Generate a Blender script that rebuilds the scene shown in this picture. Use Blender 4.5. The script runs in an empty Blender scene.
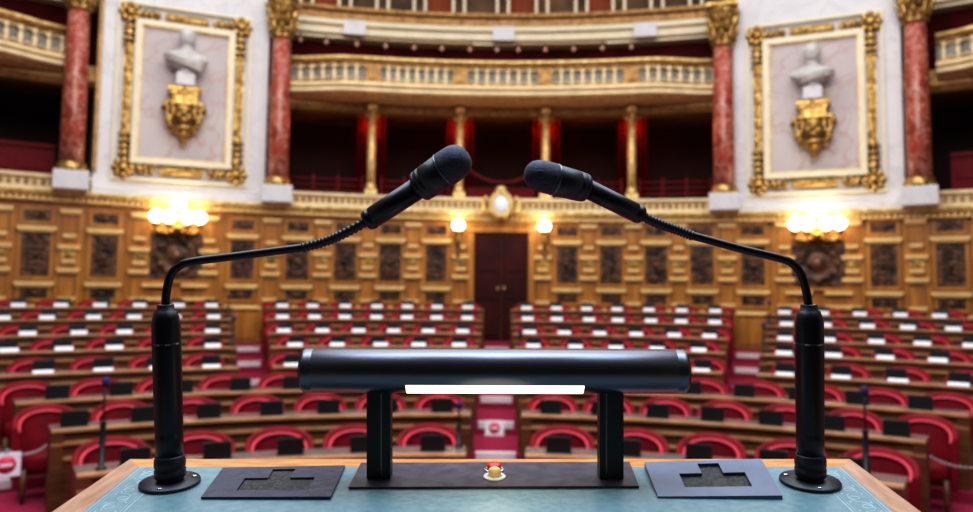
import bpy, math, random
from mathutils import Matrix, Vector
random.seed(7)
PI = math.pi
R_ = math.radians
sc = bpy.context.scene
COL = sc.collection
EYE = 2.16            # camera height above the lowest floor of the hemicycle
CY = 1.0              # centre of the hemicycle circles, on the room's axis
F = 760.0             # focal length in pixels for a 973 px wide frame

# ------------------------------------------------------------------ camera
cam_d = bpy.data.cameras.new('camera')
cam = bpy.data.objects.new('camera', cam_d)
COL.objects.link(cam)
CAMM = Matrix.Translation((0, 0, EYE)) @ Matrix.Rotation(R_(0.87), 4, 'Z') @ Matrix.Rotation(R_(94.2), 4, 'X') @ Matrix.Rotation(R_(0.68), 4, 'Z')
cam.matrix_world = CAMM
cam_d.sensor_width = 36.0
cam_d.lens = 36.0 * F / 973.0
cam_d.shift_y = -(256.0 - 234.2) / 973.0       # rising-front crop: the optical axis meets the frame at row 234.2
cam_d.clip_start = 0.01
cam_d.clip_end = 200
cam_d.dof.use_dof = True
cam_d.dof.focus_distance = 0.69
cam_d.dof.aperture_fstop = 6.2
sc.camera = cam
# speaker frame: x right, y forward, z up, origin at the eye (the tribune stands a little askew in the room)
SF = CAMM @ Matrix(((1, 0, 0, 0), (0, 0, 1, 0), (0, -1, 0, 0), (0, 0, 0, 1)))

# ------------------------------------------------------------------ materials
def new_mat(name):
    m = bpy.data.materials.new(name)
    m.use_nodes = True
    nt = m.node_tree
    return m, nt, nt.nodes['Principled BSDF']

def mat(name, col, rough=0.5, metal=0.0, var=0.0, scale=8.0, stretch=(1, 1, 1), col2=None, bump=0.0, spec=0.5, sheen=0.0, emis=0.0, coat=0.0, detail=4.0, lo=0.35, hi=0.65):
    m, nt, b = new_mat(name)
    c = (*col, 1)
    b.inputs['Roughness'].default_value = rough
    b.inputs['Metallic'].default_value = metal
    b.inputs['Specular IOR Level'].default_value = spec
    b.inputs['Sheen Weight'].default_value = sheen
    b.inputs['Coat Weight'].default_value = coat
    b.inputs['Base Color'].default_value = c
    if emis:
        b.inputs['Emission Color'].default_value = c
        b.inputs['Emission Strength'].default_value = emis
    if col2 is None and var:
        col2 = tuple(x * (1 - var) for x in col)
    if col2 is not None or bump:
        tc = nt.nodes.new('ShaderNodeTexCoord')
        mp = nt.nodes.new('ShaderNodeMapping')
        mp.inputs['Scale'].default_value = stretch
        nz = nt.nodes.new('ShaderNodeTexNoise')
        nz.inputs['Scale'].default_value = scale
        nz.inputs['Detail'].default_value = detail
        nt.links.new(tc.outputs['Object'], mp.inputs['Vector'])
        nt.links.new(mp.outputs['Vector'], nz.inputs['Vector'])
        if col2 is not None:
            rp = nt.nodes.new('ShaderNodeValToRGB')
            rp.color_ramp.elements[0].position = lo
            rp.color_ramp.elements[0].color = (*col2, 1)
            rp.color_ramp.elements[1].position = hi
            rp.color_ramp.elements[1].color = c
            nt.links.new(nz.outputs['Fac'], rp.inputs['Fac'])
            nt.links.new(rp.outputs['Color'], b.inputs['Base Color'])
        if bump:
            bp = nt.nodes.new('ShaderNodeBump')
            bp.inputs['Strength'].default_value = bump
            bp.inputs['Distance'].default_value = 0.02
            nt.links.new(nz.outputs['Fac'], bp.inputs['Height'])
            nt.links.new(bp.outputs['Normal'], b.inputs['Normal'])
    return m

def marble(name, base, vein, dark, scale, rough=0.25):
    m, nt, b = new_mat(name)
    tc = nt.nodes.new('ShaderNodeTexCoord')
    nz = nt.nodes.new('ShaderNodeTexNoise'); nz.inputs['Scale'].default_value = scale; nz.inputs['Detail'].default_value = 7; nz.inputs['Distortion'].default_value = 1.2
    n2 = nt.nodes.new('ShaderNodeTexNoise'); n2.inputs['Scale'].default_value = scale * 0.45; n2.inputs['Detail'].default_value = 5; n2.inputs['Distortion'].default_value = 0.6
    nt.links.new(tc.outputs['Object'], nz.inputs['Vector']); nt.links.new(tc.outputs['Object'], n2.inputs['Vector'])
    r1 = nt.nodes.new('ShaderNodeValToRGB')
    r1.color_ramp.elements[0].position = 0.38; r1.color_ramp.elements[0].color = (*dark, 1)
    r1.color_ramp.elements[1].position = 0.6; r1.color_ramp.elements[1].color = (*base, 1)
    nt.links.new(n2.outputs['Fac'], r1.inputs['Fac'])
    r2 = nt.nodes.new('ShaderNodeValToRGB')
    e = r2.color_ramp.elements
    e[0].position = 0.47; e[0].color = (0, 0, 0, 1)
    e[1].position = 0.56; e[1].color = (0, 0, 0, 1)
    k = e.new(0.51); k.color = (0.8, 0.8, 0.8, 1)
    nt.links.new(nz.outputs['Fac'], r2.inputs['Fac'])
    mx = nt.nodes.new('ShaderNodeMix'); mx.data_type = 'RGBA'
    nt.links.new(r2.outputs['Color'], mx.inputs['Factor'])
    nt.links.new(r1.outputs['Color'], mx.inputs['A'])
    mx.inputs['B'].default_value = (*vein, 1)
    nt.links.new(mx.outputs['Result'], b.inputs['Base Color'])
    b.inputs['Roughness'].default_value = rough
    return m

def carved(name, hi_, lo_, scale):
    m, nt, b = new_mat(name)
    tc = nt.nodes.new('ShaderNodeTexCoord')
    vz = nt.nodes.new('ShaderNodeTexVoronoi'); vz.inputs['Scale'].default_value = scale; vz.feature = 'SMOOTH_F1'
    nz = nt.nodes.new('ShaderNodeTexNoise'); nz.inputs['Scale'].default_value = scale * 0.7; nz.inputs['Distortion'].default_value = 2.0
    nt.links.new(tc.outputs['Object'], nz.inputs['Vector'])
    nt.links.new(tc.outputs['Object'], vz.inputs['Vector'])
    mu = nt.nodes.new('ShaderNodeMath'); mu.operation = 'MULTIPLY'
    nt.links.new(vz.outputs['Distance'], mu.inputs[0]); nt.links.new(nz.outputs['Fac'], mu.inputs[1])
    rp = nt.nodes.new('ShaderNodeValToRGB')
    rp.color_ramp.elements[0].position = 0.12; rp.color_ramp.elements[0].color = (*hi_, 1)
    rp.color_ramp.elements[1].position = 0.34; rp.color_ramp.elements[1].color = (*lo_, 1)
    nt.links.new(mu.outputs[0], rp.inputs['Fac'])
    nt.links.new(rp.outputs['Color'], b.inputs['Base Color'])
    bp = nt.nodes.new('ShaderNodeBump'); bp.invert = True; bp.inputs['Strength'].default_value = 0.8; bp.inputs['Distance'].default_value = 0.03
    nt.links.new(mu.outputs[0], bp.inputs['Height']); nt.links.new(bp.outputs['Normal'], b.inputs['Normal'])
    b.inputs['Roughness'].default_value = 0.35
    return m

def mesh_grille(name, col, scale):
    m, nt, b = new_mat(name)
    tc = nt.nodes.new('ShaderNodeTexCoord')
    vz = nt.nodes.new('ShaderNodeTexVoronoi'); vz.inputs['Scale'].default_value = scale; vz.inputs['Randomness'].default_value = 0.15
    nt.links.new(tc.outputs['Object'], vz.inputs['Vector'])
    rp = nt.nodes.new('ShaderNodeValToRGB')
    rp.color_ramp.elements[0].position = 0.25; rp.color_ramp.elements[0].color = (0.001, 0.001, 0.002, 1)
    rp.color_ramp.elements[1].position = 0.6; rp.color_ramp.elements[1].color = (*col, 1)
    nt.links.new(vz.outputs['Distance'], rp.inputs['Fac']); nt.links.new(rp.outputs['Color'], b.inputs['Base Color'])
    bp = nt.nodes.new('ShaderNodeBump'); bp.inputs['Strength'].default_value = 0.9; bp.inputs['Distance'].default_value = 0.0008
    nt.links.new(vz.outputs['Distance'], bp.inputs['Height']); nt.links.new(bp.outputs['Normal'], b.inputs['Normal'])
    b.inputs['Roughness'].default_value = 0.42; b.inputs['Metallic'].default_value = 0.3
    return m

M = {
 'oak': mat('oak_panelling', (0.48, 0.225, 0.040), 0.36, col2=(0.33, 0.135, 0.020), scale=3.0, stretch=(3, 3, 0.35), bump=0.05),
 'walnut': mat('dark_walnut_wall', (0.020, 0.009, 0.004), 0.6, var=.3, spec=.2),
 'oak_dark': mat('dark_oak_mould', (0.33, 0.14, 0.03), 0.4, var=0.3, scale=4),  # darker oak tone for skirting, frames and plinths
 'oak_light': mat('pale_gilt_ledge', (0.80, 0.55, 0.24), 0.35, var=0.15, scale=6),
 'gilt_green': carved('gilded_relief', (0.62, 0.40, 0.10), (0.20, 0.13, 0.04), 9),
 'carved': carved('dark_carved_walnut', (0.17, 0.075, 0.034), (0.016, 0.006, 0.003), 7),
 'gold': mat('gilded_plaster', (0.80, 0.56, 0.23), 0.32, 0.7, col2=(0.22, 0.12, 0.025), scale=12, bump=0.5, lo=.40, hi=.68),  # dark tone paints shaded crevices into the gilding
 'gold_pale': mat('pale_gilding', (0.86, 0.68, 0.34), 0.38, 0.35, col2=(0.55, 0.36, 0.12), scale=9, bump=0.2),
 'gold_toplit': mat('toplit_gilded_moulding', (0.92, 0.74, 0.42), 0.35, 0.25, col2=(0.70, 0.48, 0.20), scale=9, bump=0.15),  # gilding lightened to paint in the light from above
 'gold_dim': mat('aged_gilding', (0.40, 0.225, 0.07), 0.4, 0.3, col2=(0.20, 0.10, 0.025), scale=9, bump=0.25),
 'cream': mat('cream_plaster', (0.82, 0.68, 0.44), 0.5, var=0.2, scale=5),
 'cream_white': mat('ivory_plaster', (0.80, 0.72, 0.54), 0.5, var=0.1, scale=5),
 'white_marble': marble('white_marble', (0.66, 0.65, 0.68), (0.54, 0.53, 0.57), (0.60, 0.59, 0.62), 1.3, 0.4),
 'pink_marble': marble('lilac_marble', (0.50, 0.44, 0.45), (0.43, 0.28, 0.27), (0.42, 0.37, 0.39), 1.6, 0.35),
 'bust': marble('bust_marble', (0.66, 0.65, 0.65), (0.42, 0.41, 0.42), (0.5, 0.49, 0.49), 4.0, 0.4),
 'red_marble': marble('red_veined_marble', (0.37, 0.075, 0.045), (0.58, 0.34, 0.28), (0.23, 0.035, 0.02), 4.5, 0.25),
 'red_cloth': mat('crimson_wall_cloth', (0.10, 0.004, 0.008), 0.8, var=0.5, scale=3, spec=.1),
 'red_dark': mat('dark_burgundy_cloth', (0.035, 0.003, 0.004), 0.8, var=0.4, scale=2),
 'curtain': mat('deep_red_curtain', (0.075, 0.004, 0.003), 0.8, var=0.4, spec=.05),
 'red_rail': mat('red_velvet_rail', (0.15, 0.006, 0.012), 0.6, var=0.2, spec=.15),
 'door_leather': mat('burgundy_padded_leather', (0.055, 0.0035, 0.003), 0.5, var=0.5, scale=3, spec=.2),
 'velvet': mat('red_velvet', (0.22, 0.004, 0.014), 0.6, col2=(0.15, 0.003, 0.009), scale=6, spec=.2),
 'piping': mat('red_piping', (0.64, 0.045, 0.085), 0.35, var=0.15),
 'chair_back': mat('dark_red_upholstery', (0.30, 0.008, 0.014), 0.5, var=0.25, sheen=0.2),
 'mahogany': mat('desk_mahogany', (0.17, 0.062, 0.018), 0.4, col2=(0.085, 0.028, 0.009), scale=4, stretch=(1, 1, 6)),
 'desk_edge': mat('polished_desk_edge', (0.47, 0.255, 0.125), 0.3, col2=(0.33, 0.155, 0.062), scale=5),
 'desk_top': mat('desk_writing_surface', (0.21, 0.18, 0.17), 0.24, var=0.2, scale=4, coat=.4),
 'black_plastic': mat('black_console_plastic', (0.008, 0.007, 0.008), 0.35, var=0.3),
 'console_screen': mat('console_glass', (0.02, 0.02, 0.03), 0.12),
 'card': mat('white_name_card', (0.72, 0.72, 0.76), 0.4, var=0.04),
 'card_ink': mat('name_card_shadow', (0.5, 0.5, 0.55), 0.4),
 'carpet': mat('crimson_carpet', (0.40, 0.028, 0.09), 0.9, col2=(0.26, 0.016, 0.05), scale=40, bump=0.2, spec=.2),
 'nosing': mat('white_step_nosing', (0.78, 0.74, 0.74), 0.45, var=0.1),
 'mic_black': mat('satin_black_metal', (0.005, 0.005, 0.009), 0.36, 0.2, bump=0.02, scale=300),
 'mic_rubber': mat('black_rubber', (0.007, 0.008, 0.015), 0.45, bump=0.03, scale=200),
 'lamp_black': mat('anodised_black', (0.15, 0.15, 0.175), 0.33, 1.0),
 'mic_mesh': mesh_grille('microphone_mesh', (0.030, 0.040, 0.085), 900),
 'ring_grey': mat('pale_print_ring', (0.30, 0.30, 0.30), 0.5, col2=(0.01, 0.01, 0.01), scale=160, lo=0.5, hi=0.56),
 'brass': mat('brass_groove', (0.55, 0.42, 0.22), 0.35, 0.8, var=0.2),
 'plate_dark': mat('dark_bronze_plate', (0.080, 0.066, 0.092), 0.42, 0.35, col2=(0.040, 0.033, 0.048), scale=60, bump=0.05),
 'panel_navy': mat('navy_leather_panel', (0.018, 0.022, 0.055), 0.4, var=0.3, scale=90, bump=0.08),
 'panel_blue': mat('blue_grey_metal_panel', (0.115, 0.14, 0.205), 0.36, 0.2, var=0.25, scale=20),
 'recess': mat('speckled_dark_recess', (0.060, 0.050, 0.030), 0.6, col2=(0.004, 0.004, 0.006), scale=260, lo=0.45, hi=0.68, bump=0.3),
 'leather': mat('teal_leather', (0.150, 0.235, 0.255), 0.36, col2=(0.115, 0.190, 0.200), scale=120, bump=0.06),
 'tooling': mat('pale_gold_tooling', (0.36, 0.46, 0.46), 0.4, 0.1, var=0.2),
 'lect_wood': mat('honey_oak_rim', (0.62, 0.27, 0.085), 0.32, col2=(0.42, 0.16, 0.04), scale=25, stretch=(1, 6, 6)),
 'lect_side': mat('rosy_oak_rim', (0.46, 0.245, 0.15), 0.34, col2=(0.31, 0.14, 0.07), scale=25, stretch=(6, 1, 6)),
 'white_ring': mat('white_enamel', (0.75, 0.74, 0.70), 0.25, var=0.05),
 'button_cream': mat('cream_button', (0.85, 0.66, 0.30), 0.3, var=0.08),
 'button_red': mat('red_button', (0.75, 0.03, 0.015), 0.25, var=0.1),
 'steel': mat('polished_steel', (0.6, 0.6, 0.62), 0.25, 0.9, var=0.1),
 'globe': mat('lit_opal_globe', (1.0, 0.88, 0.64), 0.3, emis=7.0),
 'globe_red': mat('small_amber_lamp', (1.0, 0.45, 0.22), 0.3, emis=2.2),
 'bulb_dim': mat('small_pink_globe', (0.62, 0.36, 0.30), 0.3, emis=0.1),
 'strip': mat('lit_diffuser', (1.0, 0.86, 0.58), 0.4, emis=1.7),
 'sign_white': mat('white_sign_board', (0.80, 0.80, 0.84), 0.45, var=0.05),
 'sign_red': mat('sign_red_print', (0.62, 0.02, 0.07), 0.45),
 'chain': mat('grey_chain', (0.35, 0.35, 0.36), 0.4, 0.6),
 'clock_white': mat('white_enamel_face', (0.80, 0.86, 0.95), 0.25, var=0.04),
 'grey_backing': mat('grey_opening_backing', (0.30, 0.29, 0.27), 0.6, var=0.3),
 'opening': mat('brown_upper_panelling', (0.20, 0.10, 0.035), 0.6, col2=(0.06, 0.025, 0.010), scale=1.6),
 'rust': mat('rust_orange_curtain', (0.42, 0.10, 0.03), 0.7, var=0.5, scale=5, stretch=(6, 6, .3)),
 'blue_mic': mat('dark_blue_foam', (0.03, 0.03, 0.14), 0.7, var=0.3),
 'stone_floor': mat('platform_carpet', (0.22, 0.02, 0.035), 0.9, var=0.3, scale=30),
}

# ------------------------------------------------------------------ mesh builder
class MB:
    def __init__(s, smooth=False):
        s.v = []; s.f = []; s.mi = []; s.sm = []; s.M = Matrix.Identity(4); s.cur = 0; s.smooth = smooth
    def add(s, vs, fs, smooth=None):
        b = len(s.v)
        s.v += [s.M @ Vector(p) for p in vs]
        for f in fs:
            s.f.append(tuple(b + i for i in f)); s.mi.append(s.cur); s.sm.append(s.smooth if smooth is None else smooth)
        return s
    def box(s, c, d, bev=0.0):
        x, y, z = c; a, b_, h = d[0] / 2, d[1] / 2, d[2] / 2
        if bev <= 0:
            vs = [(x + i * a, y + j * b_, z + k * h) for k in (-1, 1) for j in (-1, 1) for i in (-1, 1)]
            fs = [(0, 2, 3, 1), (4, 5, 7, 6), (0, 1, 5, 4), (2, 6, 7, 3), (0, 4, 6, 2), (1, 3, 7, 5)]
            return s.add(vs, fs, False)
        # bevelled top and bottom rims
        r = min(bev, a * .9, b_ * .9, h * .9)
        L = [(-h, r), (-h + r, 0), (h - r, 0), (h, r)]
        vs = []
        for zz, k in L:
            for i, j in ((-1, -1), (1, -1), (1, 1), (-1, 1)):
                vs.append((x + i * (a - k) , y + j * (b_ - k), z + zz))
        fs = [(3, 2, 1, 0), (12, 13, 14, 15)]
        for q in range(3):
            for i in range(4):
                j = (i + 1) % 4
                fs.append((q * 4 + i, q * 4 + j, q * 4 + 4 + j, q * 4 + 4 + i))
        return s.add(vs, fs, False)
    def grid(s, rows, cu=False, cv=False, smooth=True):
        n = len(rows); m = len(rows[0]); vs = [p for r in rows for p in r]; fs = []
        for i in range(n if cu else n - 1):
            for j in range(m if cv else m - 1):
                a = i * m + j; b = i * m + (j + 1) % m; c = ((i + 1) % n) * m + (j + 1) % m; d = ((i + 1) % n) * m + j
                fs.append((a, b, c, d))
        return s.add(vs, fs, smooth)
    def lathe(s, prof, n=20, c=(0, 0, 0), sx=1, sy=1, smooth=True, caps=True):
        rows = []
        for r, z in prof:
            rows.append([(c[0] + sx * r * math.cos(2 * PI * k / n), c[1] + sy * r * math.sin(2 * PI * k / n), c[2] + z) for k in range(n)])
        s.grid(rows, cv=True, smooth=smooth)
        if caps:
            b = len(s.v) - n * len(prof)
            if prof[0][0] > 1e-6:
                s.f.append(tuple(b + k for k in reversed(range(n)))); s.mi.append(s.cur); s.sm.append(False)
            if prof[-1][0] > 1e-6:
                b2 = len(s.v) - n
                s.f.append(tuple(b2 + k for k in range(n))); s.mi.append(s.cur); s.sm.append(False)
        return s
    def ball(s, c, r, n=14, m=8, sc_=(1, 1, 1)):
        prof = [(max(1e-5, r * math.sin(PI * k / m)), -r * math.cos(PI * k / m)) for k in range(m + 1)]
        rows = [[(c[0] + sc_[0] * q * math.cos(2 * PI * k / n), c[1] + sc_[1] * q * math.sin(2 * PI * k / n), c[2] + sc_[2] * z) for k in range(n)] for q, z in prof]
        return s.grid(rows, cv=True)
    def tube(s, path, rad, n=10, closed=False, caps=True):
        P = [Vector(p) for p in path]; N = len(P)
        rr = rad if isinstance(rad, (list, tuple)) else [rad] * N
        rows = []; up = None
        for i in range(N):
            if closed: t = P[(i + 1) % N] - P[i - 1]
            else: t = P[min(i + 1, N - 1)] - P[max(i - 1, 0)]
            t.normalize()
            if up is None:
                a = Vector((0, 0, 1)) if abs(t.z) < .9 else Vector((1, 0, 0))
                up = (a - t * a.dot(t)).normalized()
            else:
                up = (up - t * up.dot(t)).normalized()
            w = t.cross(up)
            rows.append([tuple(P[i] + rr[i] * (math.cos(2 * PI * k / n) * up + math.sin(2 * PI * k / n) * w)) for k in range(n)])
        s.grid(rows, cu=closed, cv=True)
        if caps and not closed:
            b = len(s.v) - n * N
            s.f.append(tuple(b + k for k in reversed(range(n)))); s.mi.append(s.cur); s.sm.append(False)
            s.f.append(tuple(b + n * (N - 1) + k for k in range(n))); s.mi.append(s.cur); s.sm.append(False)
        return s
    def axis_lathe(s, p0, d, prof, n=24, smooth=True):
        """lathe along direction d from p0; prof = (radius, distance)"""
        d = Vector(d).normalized(); q = Vector((0, 0, 1)).rotation_difference(d).to_matrix().to_4x4()
        old = s.M; s.M = old @ Matrix.Translation(p0) @ q
        s.lathe(prof, n, smooth=smooth); s.M = old
        return s
    def arc(s, prof, a0, a1, n=None, Rf=None, smooth=False, drop=False):
        """sweep the closed profile [(radius, z)] round the hemicycle's centre from a0 to a1 (degrees)"""
        n = n or max(2, int(abs(a1 - a0) / 1.5)); m = len(prof); rows = []
        for i in range(n + 1):
            a = a0 + (a1 - a0) * i / n; ar = R_(a); k = Rf(a) if Rf else 0; zz = DROP(a) if drop else 0
            rows.append([((r + k) * math.sin(ar), CY + (r + k) * math.cos(ar), z + zz) for r, z in prof])
        s.grid(rows, cv=True, smooth=smooth)
        b = len(s.v) - m * (n + 1)
        s.f.append(tuple(b + j for j in range(m))); s.mi.append(s.cur); s.sm.append(False)
        s.f.append(tuple(b + n * m + j for j in reversed(range(m)))); s.mi.append(s.cur); s.sm.append(False)
        return s
    def build(s, name, mats, parent=None, local=False):
        if not isinstance(mats, (list, tuple)): mats = [mats]
        me = bpy.data.meshes.new(name)
        inv = Matrix.Identity(4)
        if parent is not None and not local:
            inv = world(parent).inverted()
        me.from_pydata([tuple(inv @ p) for p in s.v], [], s.f)
        for m in mats: me.materials.append(m)
        for p, k, q in zip(me.polygons, s.mi, s.sm):
            p.material_index = k; p.use_smooth = q
        import bmesh
        bm = bmesh.new(); bm.from_mesh(me); bmesh.ops.recalc_face_normals(bm, faces=bm.faces); bm.to_mesh(me); bm.free()
        o = bpy.data.objects.new(name, me); COL.objects.link(o)
        if parent is not None: o.parent = parent
        return o

def world(o):
    m = o.matrix_basis.copy()
    return world(o.parent) @ m if o.parent else m

def tag(o, label=None, cat=None, group=None, kind=None):
    if label: o['label'] = label
    if cat: o['category'] = cat
    if group: o['group'] = group
    if kind: o['kind'] = kind
    return o
def thing(name, label, cat, mtx=Matrix.Identity(4), group=None):
    o = bpy.data.objects.new(name, None); o.empty_display_size = .05
    COL.objects.link(o); o.matrix_basis = mtx
    return tag(o, label, cat, group)
def copy_tree(o, mtx=None, label=None, parent=None):
    c = o.copy(); COL.objects.link(c)
    if parent is not None: c.parent = parent
    if mtx is not None: c.matrix_basis = mtx
    if label: c['label'] = label
    for ch in list(o.children): copy_tree(ch, None, None, c)
    return c
def struct(o): o['kind'] = 'structure'; return o
def pol(r, a, z):
    a = R_(a); return Vector((r * math.sin(a), CY + r * math.cos(a), z))
def DROP(a): return -.13 - .002 * a      # the cornice line runs a little lower than the regular setting-out
def PM(r, a, z):
    return Matrix.Translation(pol(r, a, z)) @ Matrix.Rotation(-R_(a), 4, 'Z')
def H(v): return EYE + v          # height relative to the eye
ORD = ['', 'first', 'second', 'third', 'fourth', 'fifth', 'sixth', 'seventh', 'eighth', 'ninth', 'tenth', 'eleventh', 'twelfth']

# ================================================================== SETTING
ROW_R = [13.8, 12.7, 11.5, 10.35, 9.2, 8.07, 6.94, 5.8]
ROW_H = [-.365, -.53, -.70, -.836, -1.0, -1.16, -1.27, -1.43]
DESK_H = .73
ROW_Z = [H(h) - DESK_H for h in ROW_H]
fl = MB()
NB = 46
prof = [(0.0, -.15)]
for i in range(7, -1, -1):
    r = ROW_R[i] - .10; z = ROW_Z[i]
    if i < 7: prof += [(r, ROW_Z[i + 1])]
    else: pass
    prof += [(r, z)] if i < 7 else [(0.02, z)]
prof += [(19.2, ROW_Z[0]), (19.2, -.15)]
rows = []
for k in range(61):
    a = -78 + 156 * k / 60
    rows.append([tuple(pol(r, a, z)) for r, z in prof])
fl.grid(rows, cv=True, smooth=False)
floor = struct(fl.build('floor', M['carpet']))
# white nosings on the aisle steps
def nosing(i, a0, a1):
    r = ROW_R[i] - .10; z = ROW_Z[i]
    b = MB(); b.arc([(r - .012, z - .075), (r - .012, z + .008), (r + .10, z + .008), (r + .10, z + .001), (r, z + .001), (r, z - .075)], a0, a1, 3)
    return b.build('step_nosing', M['nosing'], floor)
for i in range(0, 7):
    w = math.degrees(.235 / ROW_R[i]); nosing(i, -w, w)
for i in range(0, 6):
    for s in (-1, 1): nosing(i, s * 18.5, s * 20.2)
for i in range(4, 8):
    if i < 7:
        for s in (-1, 1): nosing(i, s * 36.0, s * 38.4)

# curved back wall of oak panelling
wb = MB(); wb.arc([(15.6, ROW_Z[0] - .05), (15.6, H(1.53)), (15.9, H(1.53)), (15.9, ROW_Z[0] - .05)], -72, 72, 96)
wall = struct(wb.build('wall_back', M['oak']))
# plinth and dado
MB().arc([(15.55, ROW_Z[0]), (15.55, ROW_Z[0] + .22), (15.6, ROW_Z[0] + .26), (15.62, ROW_Z[0])], -72, 72, 96).build('skirting', M['oak_dark'], wall)
# cornice above the panelling with dentils
co = MB(); co.arc([(15.6, H(1.60)), (15.50, H(1.63)), (15.50, H(1.68)), (15.40, H(1.73)), (15.36, H(1.80)), (15.36, H(1.83)), (15.9, H(1.83)), (15.9, H(1.60))], -72, 72, 96, drop=True)
cornice = struct(co.build('trim_1', M['gold_pale']))
dn = MB()
for k in range(-420, 421, 4):
    if abs(k / 10) < 44:
        dn.M = PM(15.44, k / 10, H(1.665) + DROP(k / 10)); dn.box((0, 0, 0), (.055, .10, .07))
dn.M = Matrix.Identity(4)
dn.build('dentil_moulding', M['oak_light'], cornice)
# frieze (podium of the galleries)
def gallery_podium(a0, a1, n):
    b = MB(); b.arc([(15.55, H(1.83)), (15.55, H(1.90)), (15.60, H(1.92)), (15.60, H(2.05)), (15.52, H(2.08)), (15.52, H(2.14)), (16.4, H(2.14)), (16.4, H(1.83))], a0, a1, drop=True)
    o = struct(b.build('trim_%d' % n, M['cream']))
    c = MB()
    k = a0 + .25
    while k < a1 - .1:
        c.M = PM(15.585, k, H(1.985) + DROP(k)); c.box((0, 0, 0), (.07, .04, .10)); k += .5
    c.build('relief_moulding', M['gold_dim'], o)
    return o
gallery_podium(-18.2, 18.2, 2); gallery_podium(30.0, 66, 3); gallery_podium(-66, -30.0, 4)

# bays of the panelling
def flat_frame(b, w, h, t, d):
    b.box((0, 0, h / 2 - t / 2), (w, d, t)); b.box((0, 0, -h / 2 + t / 2), (w, d, t))
    b.box((-w / 2 + t / 2, 0, 0), (t, d, h - 2 * t)); b.box((w / 2 - t / 2, 0, 0), (t, d, h - 2 * t))
def wood_panel(a, zc, w, h):
    c = MB(); c.M = PM(15.575, a, H(zc)); c.box((0, 0, 0), (w, .05, h), .012)
    # carved relief: a stalk with paired scrolls and bosses
    c.cur = 0
    if h > .5:
        c.tube([(0, -.035, -h * .42), (.02, -.04, -h * .15), (-.02, -.04, h * .15), (0, -.035, h * .42)], .014, 6)
        for k in range(-3, 4):
            z = k * h * .12
            for s in (-1, 1):
                c.tube([(0, -.035, z), (s * w * .16, -.045, z + .05), (s * w * .30, -.04, z + .02), (s * w * .24, -.04, z - .03)], [.012, .016, .016, .010], 6)
        c.ball((0, -.045, 0), .05, 8, 6, (1, .5, 1.3)); c.ball((0, -.045, h * .33), .04, 8, 6, (1, .5, 1)); c.ball((0, -.045, -h * .33), .04, 8, 6, (1, .5, 1))
    else:
        c.ball((0, -.04, 0), .05, 8, 6, (1.6, .5, .8))
        for s in (-1, 1):
            c.tube([(s * .03, -.035, 0), (s * w * .2, -.045, h * .18), (s * w * .36, -.04, 0), (s * w * .25, -.04, -h * .18)], .014, 6)
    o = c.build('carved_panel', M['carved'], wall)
    f = MB(); f.M = PM(15.575, a, H(zc)); flat_frame(f, w + .13, h + .13, .065, .085)
    f.build('panel_frame', M['oak_light'] if h > 9 else M['oak'], o)
    return o
def ledge(b, z, w, h=.065, d=.11):
    b.box((0, -d / 2 + .02, z), (w, d, h)); b.box((0, -d / 2 + .03, z - h * .75), (w * .92, d * .7, h * .5))
def pilaster(a, small=False):
    p = MB(); p.M = PM(15.58, a, 0)
    p.box((0, 0, H(.20)), (.44, .06, 2.52))
    o = p.build('pilaster', M['oak'], wall)
    g = MB(); g.M = PM(15.545, a, 0)
    for z, w in ((1.40, .36), (.935, .22), (.72, .38), (.455, .24), (.285, .38), (-.25, .30)):
        ledge(g, H(z), w)
    g.build('moulding', M['oak_light'], o)
    r = MB(); r.M = PM(15.54, a, H(.59)); r.box((0, 0, 0), (.26, .05, .15), .02); r.ball((0, -.03, 0), .05, 8, 6, (1.2, .5, 1))
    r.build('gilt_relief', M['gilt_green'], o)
    f = MB(); f.M = PM(15.548, a, H(1.20)); flat_frame(f, .30, .44, .03, .02)
    f.M = PM(15.548, a, H(-.02)); flat_frame(f, .30, .42, .03, .02)
    f.M = PM(15.548, a, H(-.62)); flat_frame(f, .30, .55, .03, .02)
    f.build('panel_frame', M['oak_dark'], o)
PAN = {-1: [4.93, 8.59, 12.11, 15.78, 19.85, 29.27, 33.49, 37.7, 41.9], 1: [5.54, 9.01, 12.48, 15.94, 19.65, 28.42, 32.46, 36.6, 40.8]}
NAR = {-1: [2.95, 6.8, 10.35, 13.9, 17.75, 22.26, 27.0, 31.5, 35.6, 39.8], 1: [3.6, 7.25, 10.75, 14.2, 17.8, 21.9, 26.4, 30.45, 34.5, 38.7]}
BIG = {-1: 24.5, 1: 24.15}
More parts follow.
